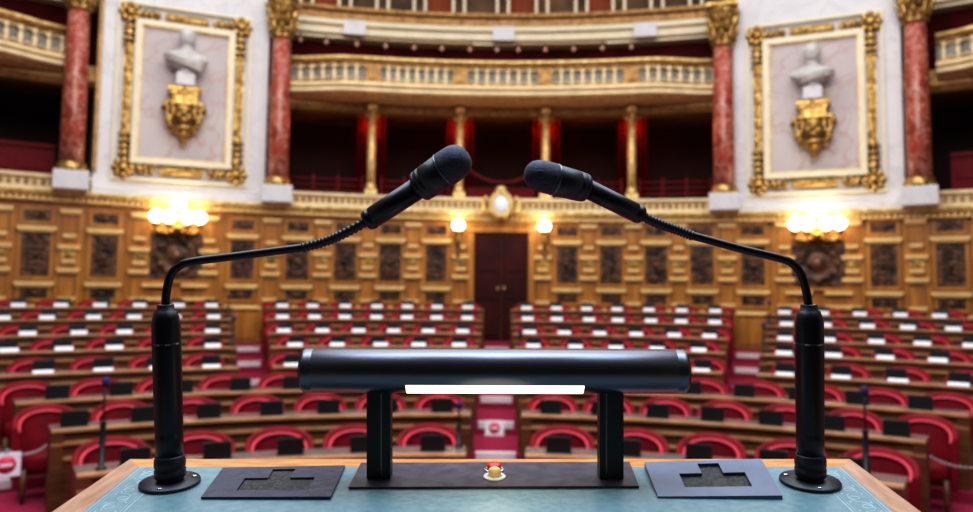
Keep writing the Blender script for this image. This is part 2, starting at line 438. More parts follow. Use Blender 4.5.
for s in (-1, 1):
    for a in PAN[s]:
        wood_panel(s * a, 1.285, .44, .20); wood_panel(s * a, .56, .46, .80); wood_panel(s * a, -.15, .44, .20); wood_panel(s * a, -.66, .44, .42)
        g = MB(); g.M = PM(15.545, s * a, 0)
        for z in (1.055, .03, -.40): ledge(g, H(z), .64, .075)
        g.build('ledge_moulding', M['oak_light'], wall)
    for a in NAR[s]: pilaster(s * a)
    # broad carved panel behind the big wall lights
    c = MB(); c.M = PM(15.57, s * BIG[s], H(.60)); c.box((0, 0, 0), (.98, .06, .94), .02)
    c.axis_lathe((0, -.03, 0), (0, -1, 0), [(.40, 0), (.38, .05), (.30, .06), (.24, .03), (.14, .05), (.10, .10), (.001, .12)], 24)
    for k in range(12):
        t = 2 * PI * k / 12; c.ball((.34 * math.cos(t), -.08, .34 * math.sin(t)), .06, 8, 6, (1, .5, 1))
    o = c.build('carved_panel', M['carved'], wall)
    f = MB(); f.M = PM(15.57, s * BIG[s], H(.60)); flat_frame(f, 1.12, 1.08, .07, .1); f.build('panel_frame', M['oak'], o)
    g = MB(); g.M = PM(15.545, s * BIG[s], 0)
    for x, w in ((-.36, .50), (.36, .50)): 
        for z in (.02, -.25): g.box((x, -.04, H(z)), (w, .11, .075))
    g.build('ledge_moulding', M['oak_light'], wall)

# door in the middle of the wall
dz0, dz1 = ROW_Z[0], H(1.24)
d = MB(); d.M = PM(15.52, .28, 0)
for s in (-1, 1):
    d.box((s * .29, 0, (dz0 + dz1) / 2), (.56, .06, dz1 - dz0), .012)
    for zc, h in ((dz0 + .45, .7), (dz0 + 1.15, .5), (dz0 + 1.85, .7)):
        d.box((s * .29, -.035, zc), (.40, .03, h), .012)
door = struct(d.build('door_1', M['door_leather']))
hnd = MB(); hnd.M = PM(15.46, .28, H(.02))
for s in (-1, 1): hnd.ball((s * .07, -.03, 0), .028, 10, 8); hnd.lathe([(.012, -.07), (.012, .07)], 8, (s * .07, 0, 0))
hnd.build('door_handle', M['brass'], door)
df = MB(); df.M = PM(15.52, .28, 0)
for s in (-1, 1): df.box((s * .66, 0, (dz0 + dz1) / 2), (.14, .16, dz1 - dz0), .015)
df.box((0, 0, dz1 + .08), (1.48, .18, .16), .02); df.box((0, -.02, dz1 + .19), (1.62, .24, .06), .01)
df.build('door_frame', M['oak'], door)

# galleries: floor, ceiling, back wall (dark)
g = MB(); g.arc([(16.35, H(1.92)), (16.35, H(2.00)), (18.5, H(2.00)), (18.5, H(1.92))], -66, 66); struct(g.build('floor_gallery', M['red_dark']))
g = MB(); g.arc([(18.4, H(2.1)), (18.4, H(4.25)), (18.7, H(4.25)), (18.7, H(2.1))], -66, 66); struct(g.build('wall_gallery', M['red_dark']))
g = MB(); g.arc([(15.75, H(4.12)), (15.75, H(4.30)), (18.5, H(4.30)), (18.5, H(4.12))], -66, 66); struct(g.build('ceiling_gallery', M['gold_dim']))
g = MB(); g.arc([(15.72, H(3.86)), (15.66, H(3.98)), (15.66, H(4.13)), (16.1, H(4.13)), (16.1, H(3.86))], -66, 66); struct(g.build('trim_5', M['gold_dim']))
g = MB(); g.arc([(16.6, H(4.3)), (16.6, H(5.95)), (16.9, H(5.95)), (16.9, H(4.3))], -66, 66)
up = struct(g.build('wall_upper', M['red_cloth']))
# ivory lintel above the upper gallery, and the brown storey over it
g = MB(); g.arc([(16.25, H(5.66)), (16.25, H(5.72)), (16.15, H(5.75)), (16.15, H(5.90)), (16.05, H(5.93)), (16.05, H(6.03)), (16.7, H(6.03)), (16.7, H(5.66))], -66, 66)
lint = struct(g.build('trim_6', M['cream_white']))
g = MB(); g.arc([(16.22, H(6.03)), (16.22, H(6.10)), (16.30, H(6.14)), (16.30, H(6.28)), (16.2, H(6.32)), (16.2, H(6.40)), (16.8, H(6.40)), (16.8, H(6.03))], -66, 66); struct(g.build('trim_7', M['gold_dim']))
g = MB(); g.arc([(16.9, H(6.3)), (16.9, H(8.2)), (17.2, H(8.2)), (17.2, H(6.3))], -66, 66); top = struct(g.build('wall_top', M['opening']))
for k, a in enumerate([-15.6, -12.6, -9.6, -6.6, -3.4, 0.2, 3.4, 6.6, 9.6, 12.6, 15.6]):
    g = MB(); g.M = PM(16.45, a, H(6.85)); g.box((-.13, 0, 0), (.07, .12, .95), .015); g.box((.13, 0, 0), (.07, .12, .95), .015); g.build('pilaster', M['cream_white'], top)
for a in (-14.1, -5, 1.8, 8.1): 
    g = MB(); rows = []
    for i in range(25):
        t = -1.05 + 2.1 * i / 24; rows.append([tuple(pol(16.75 + .04 * math.sin(i * 1.9), a + t, z)) for z in (H(6.4), H(7.6))])
    g.grid(rows); g.build('curtain', M['rust'], top)
# pale blocks on the lintel (grey-blue marble dies)
for a in (-11.8, 0.3, 11.7):
    g = MB(); g.M = PM(16.10, a, H(5.87)); g.box((0, 0, 0), (.50, .16, .34), .01); g.build('marble_block', M['white_marble'], lint)
# rail under the lintel
g = MB()
for a0, a1 in ((-11.6, -2.2), (1.2, 8.6)):
    g.tube([pol(16.0, a0 + (a1 - a0) * i / 16, H(5.60)) for i in range(17)], .018, 6)
g.build('curtain_rail', M['gold_dim'], lint)

# white marble bays
for k, s in enumerate((-1, 1)):
    a0, a1 = sorted((s * 18.4, s * (30.3 if s < 0 else 29.85)))
    g = MB(); g.arc([(15.5, H(1.66)), (15.5, H(8.2)), (18.8, H(8.2)), (18.8, H(1.66))], a0, a1, 10, smooth=False)
    w = struct(g.build('wall_left' if s < 0 else 'wall_right', M['white_marble']))
    g = MB(); g.arc([(15.44, H(1.83)), (15.44, H(1.97)), (15.48, H(2.0)), (15.55, H(2.0)), (15.55, H(1.83))], a0, a1, 10, drop=True); g.build('plinth', M['white_marble'], w)
    # dark strip added for the shadow line where the bay meets the outer column
    g = MB(); g.M = PM(15.47, s * 30.2, H(5.0)); g.box((0, 0, 0), (.07, .14, 5.6)); g.build('shadow_edge_strip', M['gold_dim'], w)
# ================================================================== ARCHITECTURAL THINGS
def column(a, label):
    z0 = H(1.83) + DROP(a); zs = (5.20 - (z0 - EYE)) / 3.28 if a < 0 else (5.10 - (z0 - EYE)) / 3.28
    t = thing('marble_column', label, 'column', PM(15.28, a, z0) @ Matrix.Diagonal((.80, .80, zs, 1)), 'red marble columns')
    b = MB(); b.box((0, 0, .17), (.74, .74, .34), .015); b.build('pedestal', M['white_marble'], t, True)
    b = MB(); b.lathe([(.34, .34), (.34, .36), (.36, .39), (.34, .42), (.30, .44), (.32, .47), (.30, .49), (.275, .51)], 24); b.build('base', M['gold'], t, True)
    b = MB(); b.lathe([(.262, .49), (.265, 1.5), (.252, 2.4), (.235, 3.30)], 28); b.build('shaft', M['red_marble'], t, True)
    b = MB(); b.M = Matrix.Translation((0, 0, -.20)); b.lathe([(.255, 3.48), (.29, 3.50), (.29, 3.54), (.25, 3.56), (.26, 3.8), (.33, 4.02), (.42, 4.16), (.42, 4.2)], 24)
    for row_, (n, r0, z0, h) in enumerate(((8, .265, 3.56, .30), (8, .275, 3.74, .30), (4, .30, 3.9, .28))):
        for k in range(n):
            q = 2 * PI * (k + .5 * (row_ % 2)) / n
            ca, sa = math.cos(q), math.sin(q)
            pth = [(ca * (r0 + dr), sa * (r0 + dr), z0 + h * u) for dr, u in ((.0, 0), (.03, .45), (.07, .85), (.14, 1.0), (.15, .86))]
            b.tube(pth, [.055, .065, .055, .04, .025], 6)
    b.box((0, 0, 4.27), (.80, .80, .12), .03)
    cp = b.build('capital', M['gold'], t, True)
    return t
column(-17.46, 'red veined marble column with gilt capital between bust bay and balcony, left of the door')
column(17.65, 'red veined marble column with gilt capital between balcony and bust bay, right of the door')
column(-31.65, 'thick red marble column on the outer side of the left bust bay')
column(30.8, 'thick red marble column on the outer side of the right bust bay')

def colonette(a, label):
    z0 = H(2.14) + DROP(a)
    t = thing('gilt_colonette', label, 'column', PM(15.60, a, z0) @ Matrix.Diagonal((1, 1, (4.045 - (z0 - EYE)) / 1.905, 1)), 'gilded colonettes under the balcony')
    b = MB(); b.box((0, 0, .05), (.26, .2, .10), .01); b.lathe([(.12, .10), (.12, .14), (.095, .17), (.11, .20), (.085, .23)], 16); b.build('base', M['gold_pale'], t, True)
    b = MB(); b.lathe([(.085, .22), (.09, .8), (.078, 1.52)], 16); b.build('shaft', M['gold_pale'], t, True)
    b = MB(); b.lathe([(.078, 1.50), (.10, 1.53), (.09, 1.56), (.15, 1.64), (.17, 1.68), (.10, 1.70), (.10, 1.74)], 16)
    for k in range(8):
        q = 2 * PI * k / 8; b.ball((.13 * math.cos(q), .13 * math.sin(q), 1.64), .035, 8, 6)
    b.build('capital', M['gold'], t, True)
    b = MB(); b.box((0, 0, 1.82), (.2, .2, .17), .02); b.build('impost_block', M['gold_dim'], t, True)
    b = MB(); b.ball((0, -.10, 1.83), .08, 12, 8, (1.2, .8, .7)); b.build('boss', M['gold_pale'], t, True)
colonette(-10.25, 'gilded colonette under the balcony beside the left mic neck, nearest the left column')
colonette(-3.18, 'gilded colonette under the balcony on the left of the door axis')
colonette(3.78, 'gilded colonette under the balcony on the right of the door axis')
colonette(10.63, 'gilded colonette under the balcony nearest the right red column')

# balconies
def Rb(a):
    a = abs(a)
    def sm(x): x = max(0, min(1, x)); return x * x * (3 - 2 * x)
    if a < 24: return .45 * sm((a - 12) / 5.5)
    return .45 * (1 - sm((a - 32) / 5.5)) if a < 45 else 0
def balcony(a0, a1, posts, label, npan):
    mid = (a0 + a1) / 2
    t = thing('gallery_balcony', label, 'balcony', PM(15.0, mid, H(4.06)), 'gilded gallery balconies')
    b = MB(); b.arc([(14.98, H(4.80)), (14.92, H(4.82)), (14.90, H(4.87)), (14.95, H(4.90)), (15.2, H(4.90)), (15.2, H(4.80))], a0, a1, None, Rb, True); b.build('handrail', M['gold_pale'], t)
    b = MB(); b.arc([(15.04, H(4.74)), (15.04, H(4.80)), (15.16, H(4.80)), (15.16, H(4.74))], a0, a1, None, Rb); b.build('top_rail', M['gold_dim'], t)
    b = MB(); b.arc([(15.0, H(4.30)), (14.93, H(4.33)), (14.93, H(4.37)), (15.2, H(4.37)), (15.2, H(4.30))], a0, a1, None, Rb); b.build('bottom_rail', M['gold_dim'], t)
    b = MB(); b.arc([(15.2, H(4.05)), (15.08, H(4.07)), (15.05, H(4.12)), (14.97, H(4.14)), (14.93, H(4.20)), (14.86, H(4.22)), (14.84, H(4.28)), (14.84, H(4.31)), (15.8, H(4.31)), (15.8, H(4.05))], a0, a1, None, Rb, False); b.build('base_moulding', M['gold_toplit'], t)
    for zz, rr_, dd in ((4.265, .042, 14.86), (4.155, .052, 14.90)):  # rolls shaped to catch light and coloured cream for the bright bands
        b = MB(); b.arc([(dd + rr_ * math.cos(q * PI / 6), H(zz) + rr_ * math.sin(q * PI / 6)) for q in range(12)], a0, a1, None, Rb, True); b.build('torus_moulding', M['cream'], t)
    b = MB(); b.arc([(15.12, H(4.37)), (15.12, H(4.74)), (15.16, H(4.74)), (15.16, H(4.37))], a0, a1, None, Rb); b.build('opening_backing', M['grey_backing'], t)  # grey sheet added for the dark openings between the balusters
    ends = [a0] + posts + [a1]
    for p in posts:
        b = MB(); b.M = PM(15.03 + Rb(p), p, H(4.555)); b.box((0, 0, 0), (.30, .12, .37), .015); b.box((0, -.065, 0), (.17, .03, .27), .01); b.build('post', M['gold_dim'], t)
    for e0, e1 in zip(ends[:-1], ends[1:]):
        b = MB(); w = (e1 - e0) - .9; n = max(3, int(round(w / .82)))
        for k in range(n + 1):
            a = e0 + .45 + w * k / n
            b.M = PM(15.06 + Rb(a), a, H(4.37)); b.lathe([(.05, 0), (.05, .03), (.028, .06), (.055, .14), (.045, .2), (.03, .27), (.05, .33), (.05, .37)], 8)
            if k < n:
                am = e0 + .45 + w * (k + .5) / n
                b.M = PM(15.07 + Rb(am), am, H(4.37))
                hw = R_(w / n) * 15.07 / 2
                b.tube([(-hw, 0, .25)] + [(-hw * math.cos(PI * q / 8), 0, .25 + .10 * math.sin(PI * q / 8)) for q in range(1, 8)] + [(hw, 0, .25)], .022, 6)
                b.tube([(-hw, 0, .03), (0, 0, .09), (hw, 0, .03)], .02, 6)
        b.M = Matrix.Identity(4)
        b.build('baluster_pattern', M['cream'], t)
    return t
balcony(-17.3, 17.4, [-10.3, -3.2, 3.72, 10.63], 'long curved gilded balcony with cream balusters above the central door', 5)
balcony(32.0, 62, [39, 46, 53], 'gilded balcony end beyond the outer column right of the right bust', 4)
balcony(-62, -32.1, [-53, -46, -39], 'gilded balcony end beyond the outer column left of the left bust', 4)

# small globes under the lintel
gl = None
pos = [-16.0, -14.0, -11.6, -9.3, -7.0, -4.75, -2.45, -.25, 1.5, 3.7, 6.0, 8.3, 10.6]
nm = ['at the far left end by the column', 'second from the left column', 'third from the left column', 'fourth from the left column', 'fifth from the left column', 'sixth from the left column', 'just left of the balcony centre', 'at the balcony centre', 'just right of the balcony centre', 'fifth from the right end', 'fourth from the right end', 'third from the right end', 'second from the right end']
for a, n in zip(pos, nm):
    L = 'small pink globe lamp under the ivory lintel, ' + n
    if gl is None:
        gl = thing('globe_lamp', L, 'lamp', PM(15.98, a, H(5.46)), 'globe lamps under the ivory lintel')
        b = MB(); b.ball((0, 0, 0), .05, 12, 8); b.build('globe', M['bulb_dim'], gl, True)
        b = MB(); b.lathe([(.03, .042), (.03, .08), (.012, .09), (.012, .16)], 8); b.tube([(0, 0, .15), (0, .10, .18), (0, .20, .23)], .012, 6); b.build('bracket', M['gold_dim'], gl, True)
    else:
        copy_tree(gl, PM(15.98, a, H(5.46)), L)

# gallery railings (red, low) between the colonettes
def gallery_rail(a0, a1, label, n):
    t = thing('gallery_railing', label, 'railing', PM(16.0, (a0 + a1) / 2, H(2.14)), 'red railings in the gallery openings')
    b = MB()
    for z in (2.14, 2.27, 2.40):
        b.tube([pol(16.0, a0 + (a1 - a0) * i / 8, H(z)) for i in range(9)], .022, 6)
    b.build('rail', M['red_rail'], t)
    for k in range(n):
        a = a0 + (a1 - a0) * k / (n - 1)
        b = MB(); b.M = PM(16.0, a, H(2.0)); b.box((0, 0, .25), (.05, .05, .50)); b.build('post', M['red_rail'], t)
gallery_rail(-16.6, -10.9, 'low red railing in the gallery opening next to the left column', 4)
gallery_rail(-9.4, -4.0, 'low red railing in the gallery opening behind the left microphone head', 4)
gallery_rail(4.3, 9.8, 'low red railing in the gallery opening behind the right microphone body', 4)
gallery_rail(11.2, 16.6, 'low red railing in the gallery opening next to the right column', 4)
def bench_front(a0, a1, label):
    b = MB(); b.arc([(15.95, H(1.98)), (15.95, H(2.60)), (15.90, H(2.63)), (15.90, H(2.70)), (16.08, H(2.70)), (16.05, H(1.98))], a0, a1)
    for k in range(0, 7):
        a = a0 + (a1 - a0) * (k + .5) / 7; b.M = PM(15.94, a, H(2.38)); b.box((0, 0, 0), (.55, .04, .36), .01)
    b.M = Matrix.Identity(4)
    o = b.build('gallery_parapet', M['red_rail']); tag(o, label, 'parapet', 'red parapets of the side galleries')
bench_front(32.6, 50, 'red upholstered gallery parapet beyond the outer right column')
bench_front(-50, -32.6, 'red upholstered gallery parapet beyond the outer left column')
b = MB(); b.arc([(15.98, H(2.02)), (15.98, H(2.30)), (16.04, H(2.30)), (16.04, H(2.02))], -2.6, 2.9)
tag(b.build('gallery_parapet', M['red_rail']), 'low dark red parapet in the gallery above the clock medallion', 'parapet', None)
# sagging red rope between the middle colonettes
b = MB(); pts = []
for i in range(21):
    u = i / 20; pts.append(pol(15.44, -2.75 + 6.1 * u, H(2.68 - .34 * 4 * u * (1 - u))))
b.tube(pts, .035, 8); tag(b.build('velvet_rope', M['red_rail']), 'red velvet rope sagging between the two middle gilded colonettes', 'rope')
# red curtains hanging behind the colonettes, lit from above
for a, n in ((-10.25, 'first'), (-3.18, 'second'), (3.78, 'third'), (10.63, 'fourth')):
    b = MB(True); rows = []
    for i in range(41):
        u = i / 40 - .5
        rows.append([tuple(pol(17.0 + .05 * math.sin(i * 1.15), a + u * 2.5, H(z))) for z in (2.02, 2.9, 3.5, 4.08)])
    b.grid(rows)
    tag(b.build('red_curtain', M['curtain']), 'red curtain glowing in the gallery behind the %s gilded colonette from the left' % n, 'curtain', 'gallery curtains behind the colonettes')

# clock-like medallion over the door
t = thing('oval_medallion', 'white oval medallion in a gilt wreath frame above the central door', 'medallion', PM(15.30, 0.22, H(1.84)))
b = MB(); b.axis_lathe((0, -.02, .0), (0, -1, 0), [(.17, 0), (.15, .035), (.001, .045)], 24)
for i in range(len(b.v)): b.v[i].z *= 1.25
b.build('face', M['clock_white'], t, True)
b = MB(); b.tube([(.20 * math.cos(2 * PI * k / 32), -.03, .25 * math.sin(2 * PI * k / 32)) for k in range(32)], .05, 8, True)
for k in range(24):
    q = 2 * PI * k / 24; b.ball((.235 * math.cos(q), -.05, .285 * math.sin(q)), .035, 8, 6)
for s in (-1, 1):
    b.tube([(s * .22, -.02, -.2), (s * .36, -.03, -.1), (s * .40, -.03, .06), (s * .32, -.03, .16), (s * .27, -.03, .08)], [.05, .055, .05, .04, .03], 8)
b.ball((0, -.03, .33), .09, 10, 8, (1.3, .6, .8)); b.build('wreath_frame', M['gold_pale'], t, True)
b = MB(); b.lathe([(.001, -.40), (.07, -.37), (.14, -.28), (.10, -.24)], 12, (0, .02, 0)); b.build('pendant', M['gold_dim'], t, True)

# framed marble fields, brackets and busts
def rosette(b, x, z, r):
    b.axis_lathe((x, 0, z), (0, -1, 0), [(r * .75, -.03), (r * .8, .03), (r * .5, .07), (r * .3, .12), (.001, .13)], 14)
    for k in range(8):
        q = 2 * PI * k / 8; b.ball((x + r * .75 * math.cos(q), -.05, z + r * .75 * math.sin(q)), r * .34, 8, 6, (1, .6, 1))
def spray(b, x, z, dx, dz, n, r):
    for k in range(n):
        u = k + .5
        px, pz = x + dx * u * r * 1.5, z + dz * u * r * 1.5
        b.ball((px, -.04, pz), r * (1 - .08 * k), 8, 6, (1, .6, 1))
        sx, sz = (0, 1) if dx else (1, 0)
        for s in (-1, 1):
            b.ball((px + s * sx * r * .9, -.03, pz + s * sz * r * .9), r * .55, 6, 5, (1, .6, 1))
def framed_field(a, side):
    t = thing('marble_plaque', 'large gilt framed marble plaque with corner rosettes behind the %s bust' % side, 'wall frame', PM(15.42, a, H(3.85 if a < 0 else 3.76)), None)
    W, Hh = 2.10, 3.11
    b = MB(); b.box((0, .03, 0), (W - .30, .06, Hh - .30)); b.build('marble_field', M['pink_marble'], t, True)
    b = MB(); flat_frame(b, W - .22, Hh - .22, .11, .16); b.build('inner_frame', M['cream_white'], t, True)
    b = MB(); flat_frame(b, W - .42, Hh - .42, .03, .10); b.build('inner_bead', M['gold_pale'], t, True)
    for nm_, x, z, w, h in (('side_bar', -W / 2, 0, .15, 1.75), ('side_bar', W / 2, 0, .15, 1.75), ('top_bar', 0, Hh / 2, .82, .15), ('bottom_bar', 0, -Hh / 2, .82, .15)):
        b = MB(); b.box((x, 0, z), (w, .12, h), .02)
        n = int(max(w, h) / .06)
        for k in range(n):
            u = -.5 + (k + .5) / n
            if h > w: b.tube([(x - .06, -.06, z + u * h), (x + .06, -.06, z + u * h)], .022, 6)
            else: b.tube([(x + u * w, -.06, z - .06), (x + u * w, -.06, z + .06)], .022, 6)
        b.build(nm_, M['gold'], t, True)
    for sx in (-1, 1):
        for sz in (-1, 1):
            b = MB(); rosette(b, sx * W / 2, sz * Hh / 2, .20)
            spray(b, sx * W / 2, sz * (Hh / 2 - .22), 0, -sz, 4, .085)
            spray(b, sx * (W / 2 - .22), sz * Hh / 2, -sx, 0, 3, .075)
            b.build('corner_rosette', M['gold'], t, True)
    b = MB(); flat_frame(b, W + .44, Hh + .46, .05, .06); b.build('outer_moulding', M['cream_white'], t, True)

def bracket(a, side):
    t = thing('gilt_bracket', 'gilded scroll bracket with mask carrying the %s marble bust' % side, 'bracket', PM(15.22, a, H(2.80 if a < 0 else 2.645)), None)
    b = MB(); b.box((0, -.02, 1.10), (.62, .42, .09), .02); b.box((0, 0, 1.03), (.54, .36, .07), .02); b.box((0, .02, .90), (.46, .30, .22), .02)
    for k in range(7): b.box((-.18 + .06 * k, -.14, .90), (.035, .03, .18), .005)
    b.build('abacus', M['gold'], t, True)
    b = MB()
    b.ball((0, -.02, .62), .24, 14, 10, (.85, .7, 1.0)); b.ball((0, -.20, .62), .05, 8, 6, (.8, 1, 1.4))
    for s in (-1, 1):
        b.ball((s * .08, -.18, .68), .04, 8, 6); b.ball((s * .09, -.16, .55), .06, 8, 6)
    b.ball((0, -.15, .48), .09, 8, 6, (1.3, .8, .7)); b.build('mask', M['gold'], t, True)
    for s in (-1, 1):
        b = MB(); pts = []
        for k in range(18):
            q = k / 17 * 2.6 * PI; r = .17 * (1 - k / 24)
            pts.append((s * (.27 + r * math.cos(q) * .6), -.03, .66 + r * math.sin(q) * 1.3))
        b.tube(pts, [.06 - .0015 * k for k in range(18)], 8); b.ball((s * .27, -.06, .46), .09, 8, 6); b.tube([(s * .28, 0, .46), (s * .20, 0, .34), (s * .24, 0, .26)], [.07, .06, .04], 8)
        b.build('scroll', M['gold'], t, True)
    b = MB(); b.lathe([(.001, -.02), (.05, .02), (.075, .10), (.05, .15), (.10, .19), (.16, .26), (.24, .33), (.20, .38), (.14, .42)], 18, sy=.75)
    b.build('pendant', M['gold'], t, True)

def bust(a, side, style):
    t = thing('marble_bust', '', 'bust', PM(15.13, a, H(3.955 if a < 0 else 3.80)) @ Matrix.Diagonal((.95, .95, .865, 1)), 'marble busts on gilt brackets')
    b = MB(); b.box((0, 0, .15), (.36, .30, .30), .02); b.lathe([(.14, .29), (.17, .33), (.12, .38), (.12, .46)], 16); b.build('socle', M['white_marble'], t, True)
    b = MB(True)
    # one continuous figure: chest, shoulders, neck and head sections (half width, half depth, z, y shift)
    if style == 0:   # high-collared draped bust, head slightly turned
        S = [(.10, .09, .36, 0), (.24, .16, .42, 0), (.36, .20, .50, 0), (.43, .22, .60, 0), (.44, .21, .68, .0), (.38, .18, .76, .01), (.24, .14, .82, .01), (.125, .12, .87, .0), (.10, .105, .93, -.01), (.105, .115, .98, -.02), (.125, .145, 1.03, -.03), (.135, .16, 1.10, -.03), (.14, .17, 1.17, -.025), (.14, .172, 1.23, -.02), (.12, .15, 1.29, -.01), (.08, .10, 1.335, 0), (.012, .015, 1.355, 0)]
    else:
        S = [(.10, .09, .36, 0), (.22, .16, .41, 0), (.34, .20, .47, 0), (.43, .22, .54, 0), (.45, .21, .61, .0), (.40, .18, .69, .01), (.26, .15, .75, .01), (.14, .12, .80, .0), (.115, .115, .86, -.01), (.115, .125, .91, -.02), (.135, .15, .96, -.03), (.15, .17, 1.04, -.03), (.155, .178, 1.11, -.025), (.15, .178, 1.17, -.02), (.13, .155, 1.23, -.01), (.09, .11, 1.275, 0), (.012, .015, 1.30, 0)]
    n = 28; rows = []
    for w, dpt, z, y in S:
        rows.append([(w * math.cos(2 * PI * k / n), y + dpt * math.sin(2 * PI * k / n) , z) for k in range(n)])
    # facial relief: push brow, nose, lips and chin outwards in front
    top_z = S[-1][2]
    def dense(rows, m=4):
        out = []
        for r0, r1 in zip(rows[:-1], rows[1:]):
            for j in range(m):
                u = j / m; out.append([tuple(p0[i] * (1 - u) + p1[i] * u for i in range(3)) for p0, p1 in zip(r0, r1)])
        out.append(rows[-1]); return out
    rows = dense(rows)
    fz = top_z - .19
    for r in rows:
        for k, (x, y, z) in enumerate(r):
            if y < -.05 and z > top_z - .42:
                dx = abs(x); dy = 0
                dy -= .05 * math.exp(-((dx / .022) ** 2)) * math.exp(-(((z - (fz - .035)) / .035) ** 2))     # nose
                dy -= .018 * math.exp(-((dx / .07) ** 2)) * math.exp(-(((z - (fz + .035)) / .02) ** 2))      # brow
                dy += .022 * math.exp(-(((dx - .055) / .025) ** 2)) * math.exp(-(((z - fz) / .018) ** 2))    # eye sockets
                dy -= .014 * math.exp(-((dx / .035) ** 2)) * math.exp(-(((z - (fz - .095)) / .015) ** 2))    # lips
                dy -= .022 * math.exp(-((dx / .04) ** 2)) * math.exp(-(((z - (fz - .15)) / .025) ** 2))      # chin
                r[k] = (x, y + dy, z)
            elif z < top_z - .48 and z > .42:
                q = math.sin((x * 1.0 + z * 1.4) * 26 + (3 if style else 0)) * .012                         # drapery folds
                l = math.hypot(x, y) + 1e-6; r[k] = (x + q * x / l, y + q * y / l, z)
    b.grid(rows, cv=True)
    for s in (-1, 1): b.ball((s * (.14 if style == 0 else .155), -.01, fz - .01), .035, 8, 6, (.5, .9, 1.3))
    b.build('body', M['bust'], t, True)
    h = MB(True)
    rnd = random.Random(5 + style)
    for k in range(60):
        q = rnd.uniform(0, 2 * PI); e = rnd.uniform(.1, 1.45)
        r = (.15 if style == 0 else .165)
        x, y, z = r * math.cos(q) * math.cos(e), r * 1.1 * math.sin(q) * math.cos(e), r * math.sin(e)
        if y < -.05 and z < .10: continue
        h.ball((x, y - .01, top_z - .17 + z * 1.05), .035, 7, 5)
    h.build('hair', M['bust'], t, True)
    d = MB(True)
    pts = [(-.42, -.12, .70), (-.25, -.22, .66), (0, -.25, .56), (.22, -.22, .48), (.36, -.12, .46)] if style == 0 else [(.40, -.12, .62), (.22, -.22, .62), (0, -.24, .54), (-.22, -.21, .46)]
    for j in range(3): d.tube([(x, y + .01 * j, z - .05 * j) for x, y, z in pts], .028, 8)
    d.build('drapery', M['bust'], t, True)
    t['label'] = 'grey marble bust of a draped figure with narrow high head on the %s bracket' % side if style == 0 else 'grey marble bust of a broad-shouldered figure with full hair on the %s bracket' % side
for a, side, st in ((-24.42, 'left', 0), (24.05, 'right', 1)):
    framed_field(a, side); bracket(a, side); bust(a, side, st)

# wall lights
def big_sconce(a, side):
    t = thing('wall_chandelier', 'five-globe gilded wall light lit bright on the %s panelling below the bust' % side, 'wall light', PM(15.52, a, H(1.14)), None)
    b = MB(); b.box((0, .0, 0), (.26, .08, .40), .02); b.axis_lathe((0, -.02, 0), (0, -1, 0), [(.16, 0), (.12, .06), (.05, .12), (.05, .30), (.09, .34), (.001, .40)], 16)
    b.box((0, -.12, -.05), (.70, .10, .08), .02); b.build('backplate', M['gold'], t, True)
    for x, z, y in ((-.40, .24, -.22), (-.17, .22, -.44), (.17, .22, -.44), (.40, .24, -.22), (0, .50, -.30)):
        b = MB(); zz = z - .16
        pts = [(0, -.15, 0), (x * .4, -.18 + y * .3, -.10), (x * .85, y, -.08), (x, y, zz - .08), (x, y, zz)]
        if x == 0: pts = [(0, -.2, 0), (0, -.30, .10), (0, y, .22), (0, y, zz)]
        # smooth the arm
        P = [Vector(p) for p in pts]
        for _ in range(2):
            Q = [P[0]]
            for p0, p1 in zip(P[:-1], P[1:]): Q += [p0.lerp(p1, .25), p0.lerp(p1, .75)]
            P = Q + [P[-1]]
        b.tube(P, .026, 8); b.lathe([(.02, -.06), (.07, -.03), (.09, .02), (.05, .03)], 14, (x, y, zz))
        arm = b.build('arm', M['gold'], t, True)
        g = MB(); g.ball((x, y, z), .128, 18, 12); g.build('globe', M['globe'], arm, True)
for a, side in ((-24.5, 'left'), (24.15, 'right')): big_sconce(a, side)
def small_sconce(a, side):
    t = thing('wall_sconce', 'single-globe wall light lit bright on the %s side of the door' % side, 'wall light', PM(15.52, a, H(1.0)), None)
    b = MB(); b.box((0, .0, .0), (.14, .05, .56), .02); b.lathe([(.03, -.30), (.06, -.24), (.04, -.1), (.06, .0), (.03, .12)], 12, (0, -.05, 0)); b.build('backplate', M['gold_dim'], t, True)
    b = MB(); b.tube([(0, -.05, -.05), (0, -.16, -.08), (0, -.22, .05), (0, -.22, .22)], .025, 8); b.lathe([(.02, .18), (.08, .22), (.10, .28), (.05, .29)], 14, (0, -.22, 0)); arm = b.build('arm', M['gold'], t, True)
    g = MB(); g.ball((0, -.22, .38), .13, 18, 12); g.build('globe', M['globe'], arm, True)
small_sconce(-3.2, 'left'); small_sconce(3.75, 'right')

# usher desks at the head of the side aisles
for s, sd in ((-1, 'left'), (1, 'right')):
    t = thing('usher_desk', 'tall wooden desk with pale top at the head of the %s aisle steps' % sd, 'desk', PM(14.9, s * 19.55, ROW_Z[0]))
    b = MB(); b.box((0, 0, .33), (.54, .40, .66), .01); b.box((0, -.21, .33), (.42, .03, .48), .01); b.build('body', M['oak'], t, True)
    b = MB(); b.box((0, -.02, .685), (.58, .46, .05), .01); b.build('top', M['oak_light'], t, True)
    b = MB(); b.box((0, -.01, .03), (.56, .43, .06), .01); b.build('plinth', M['oak_dark'], t, True)

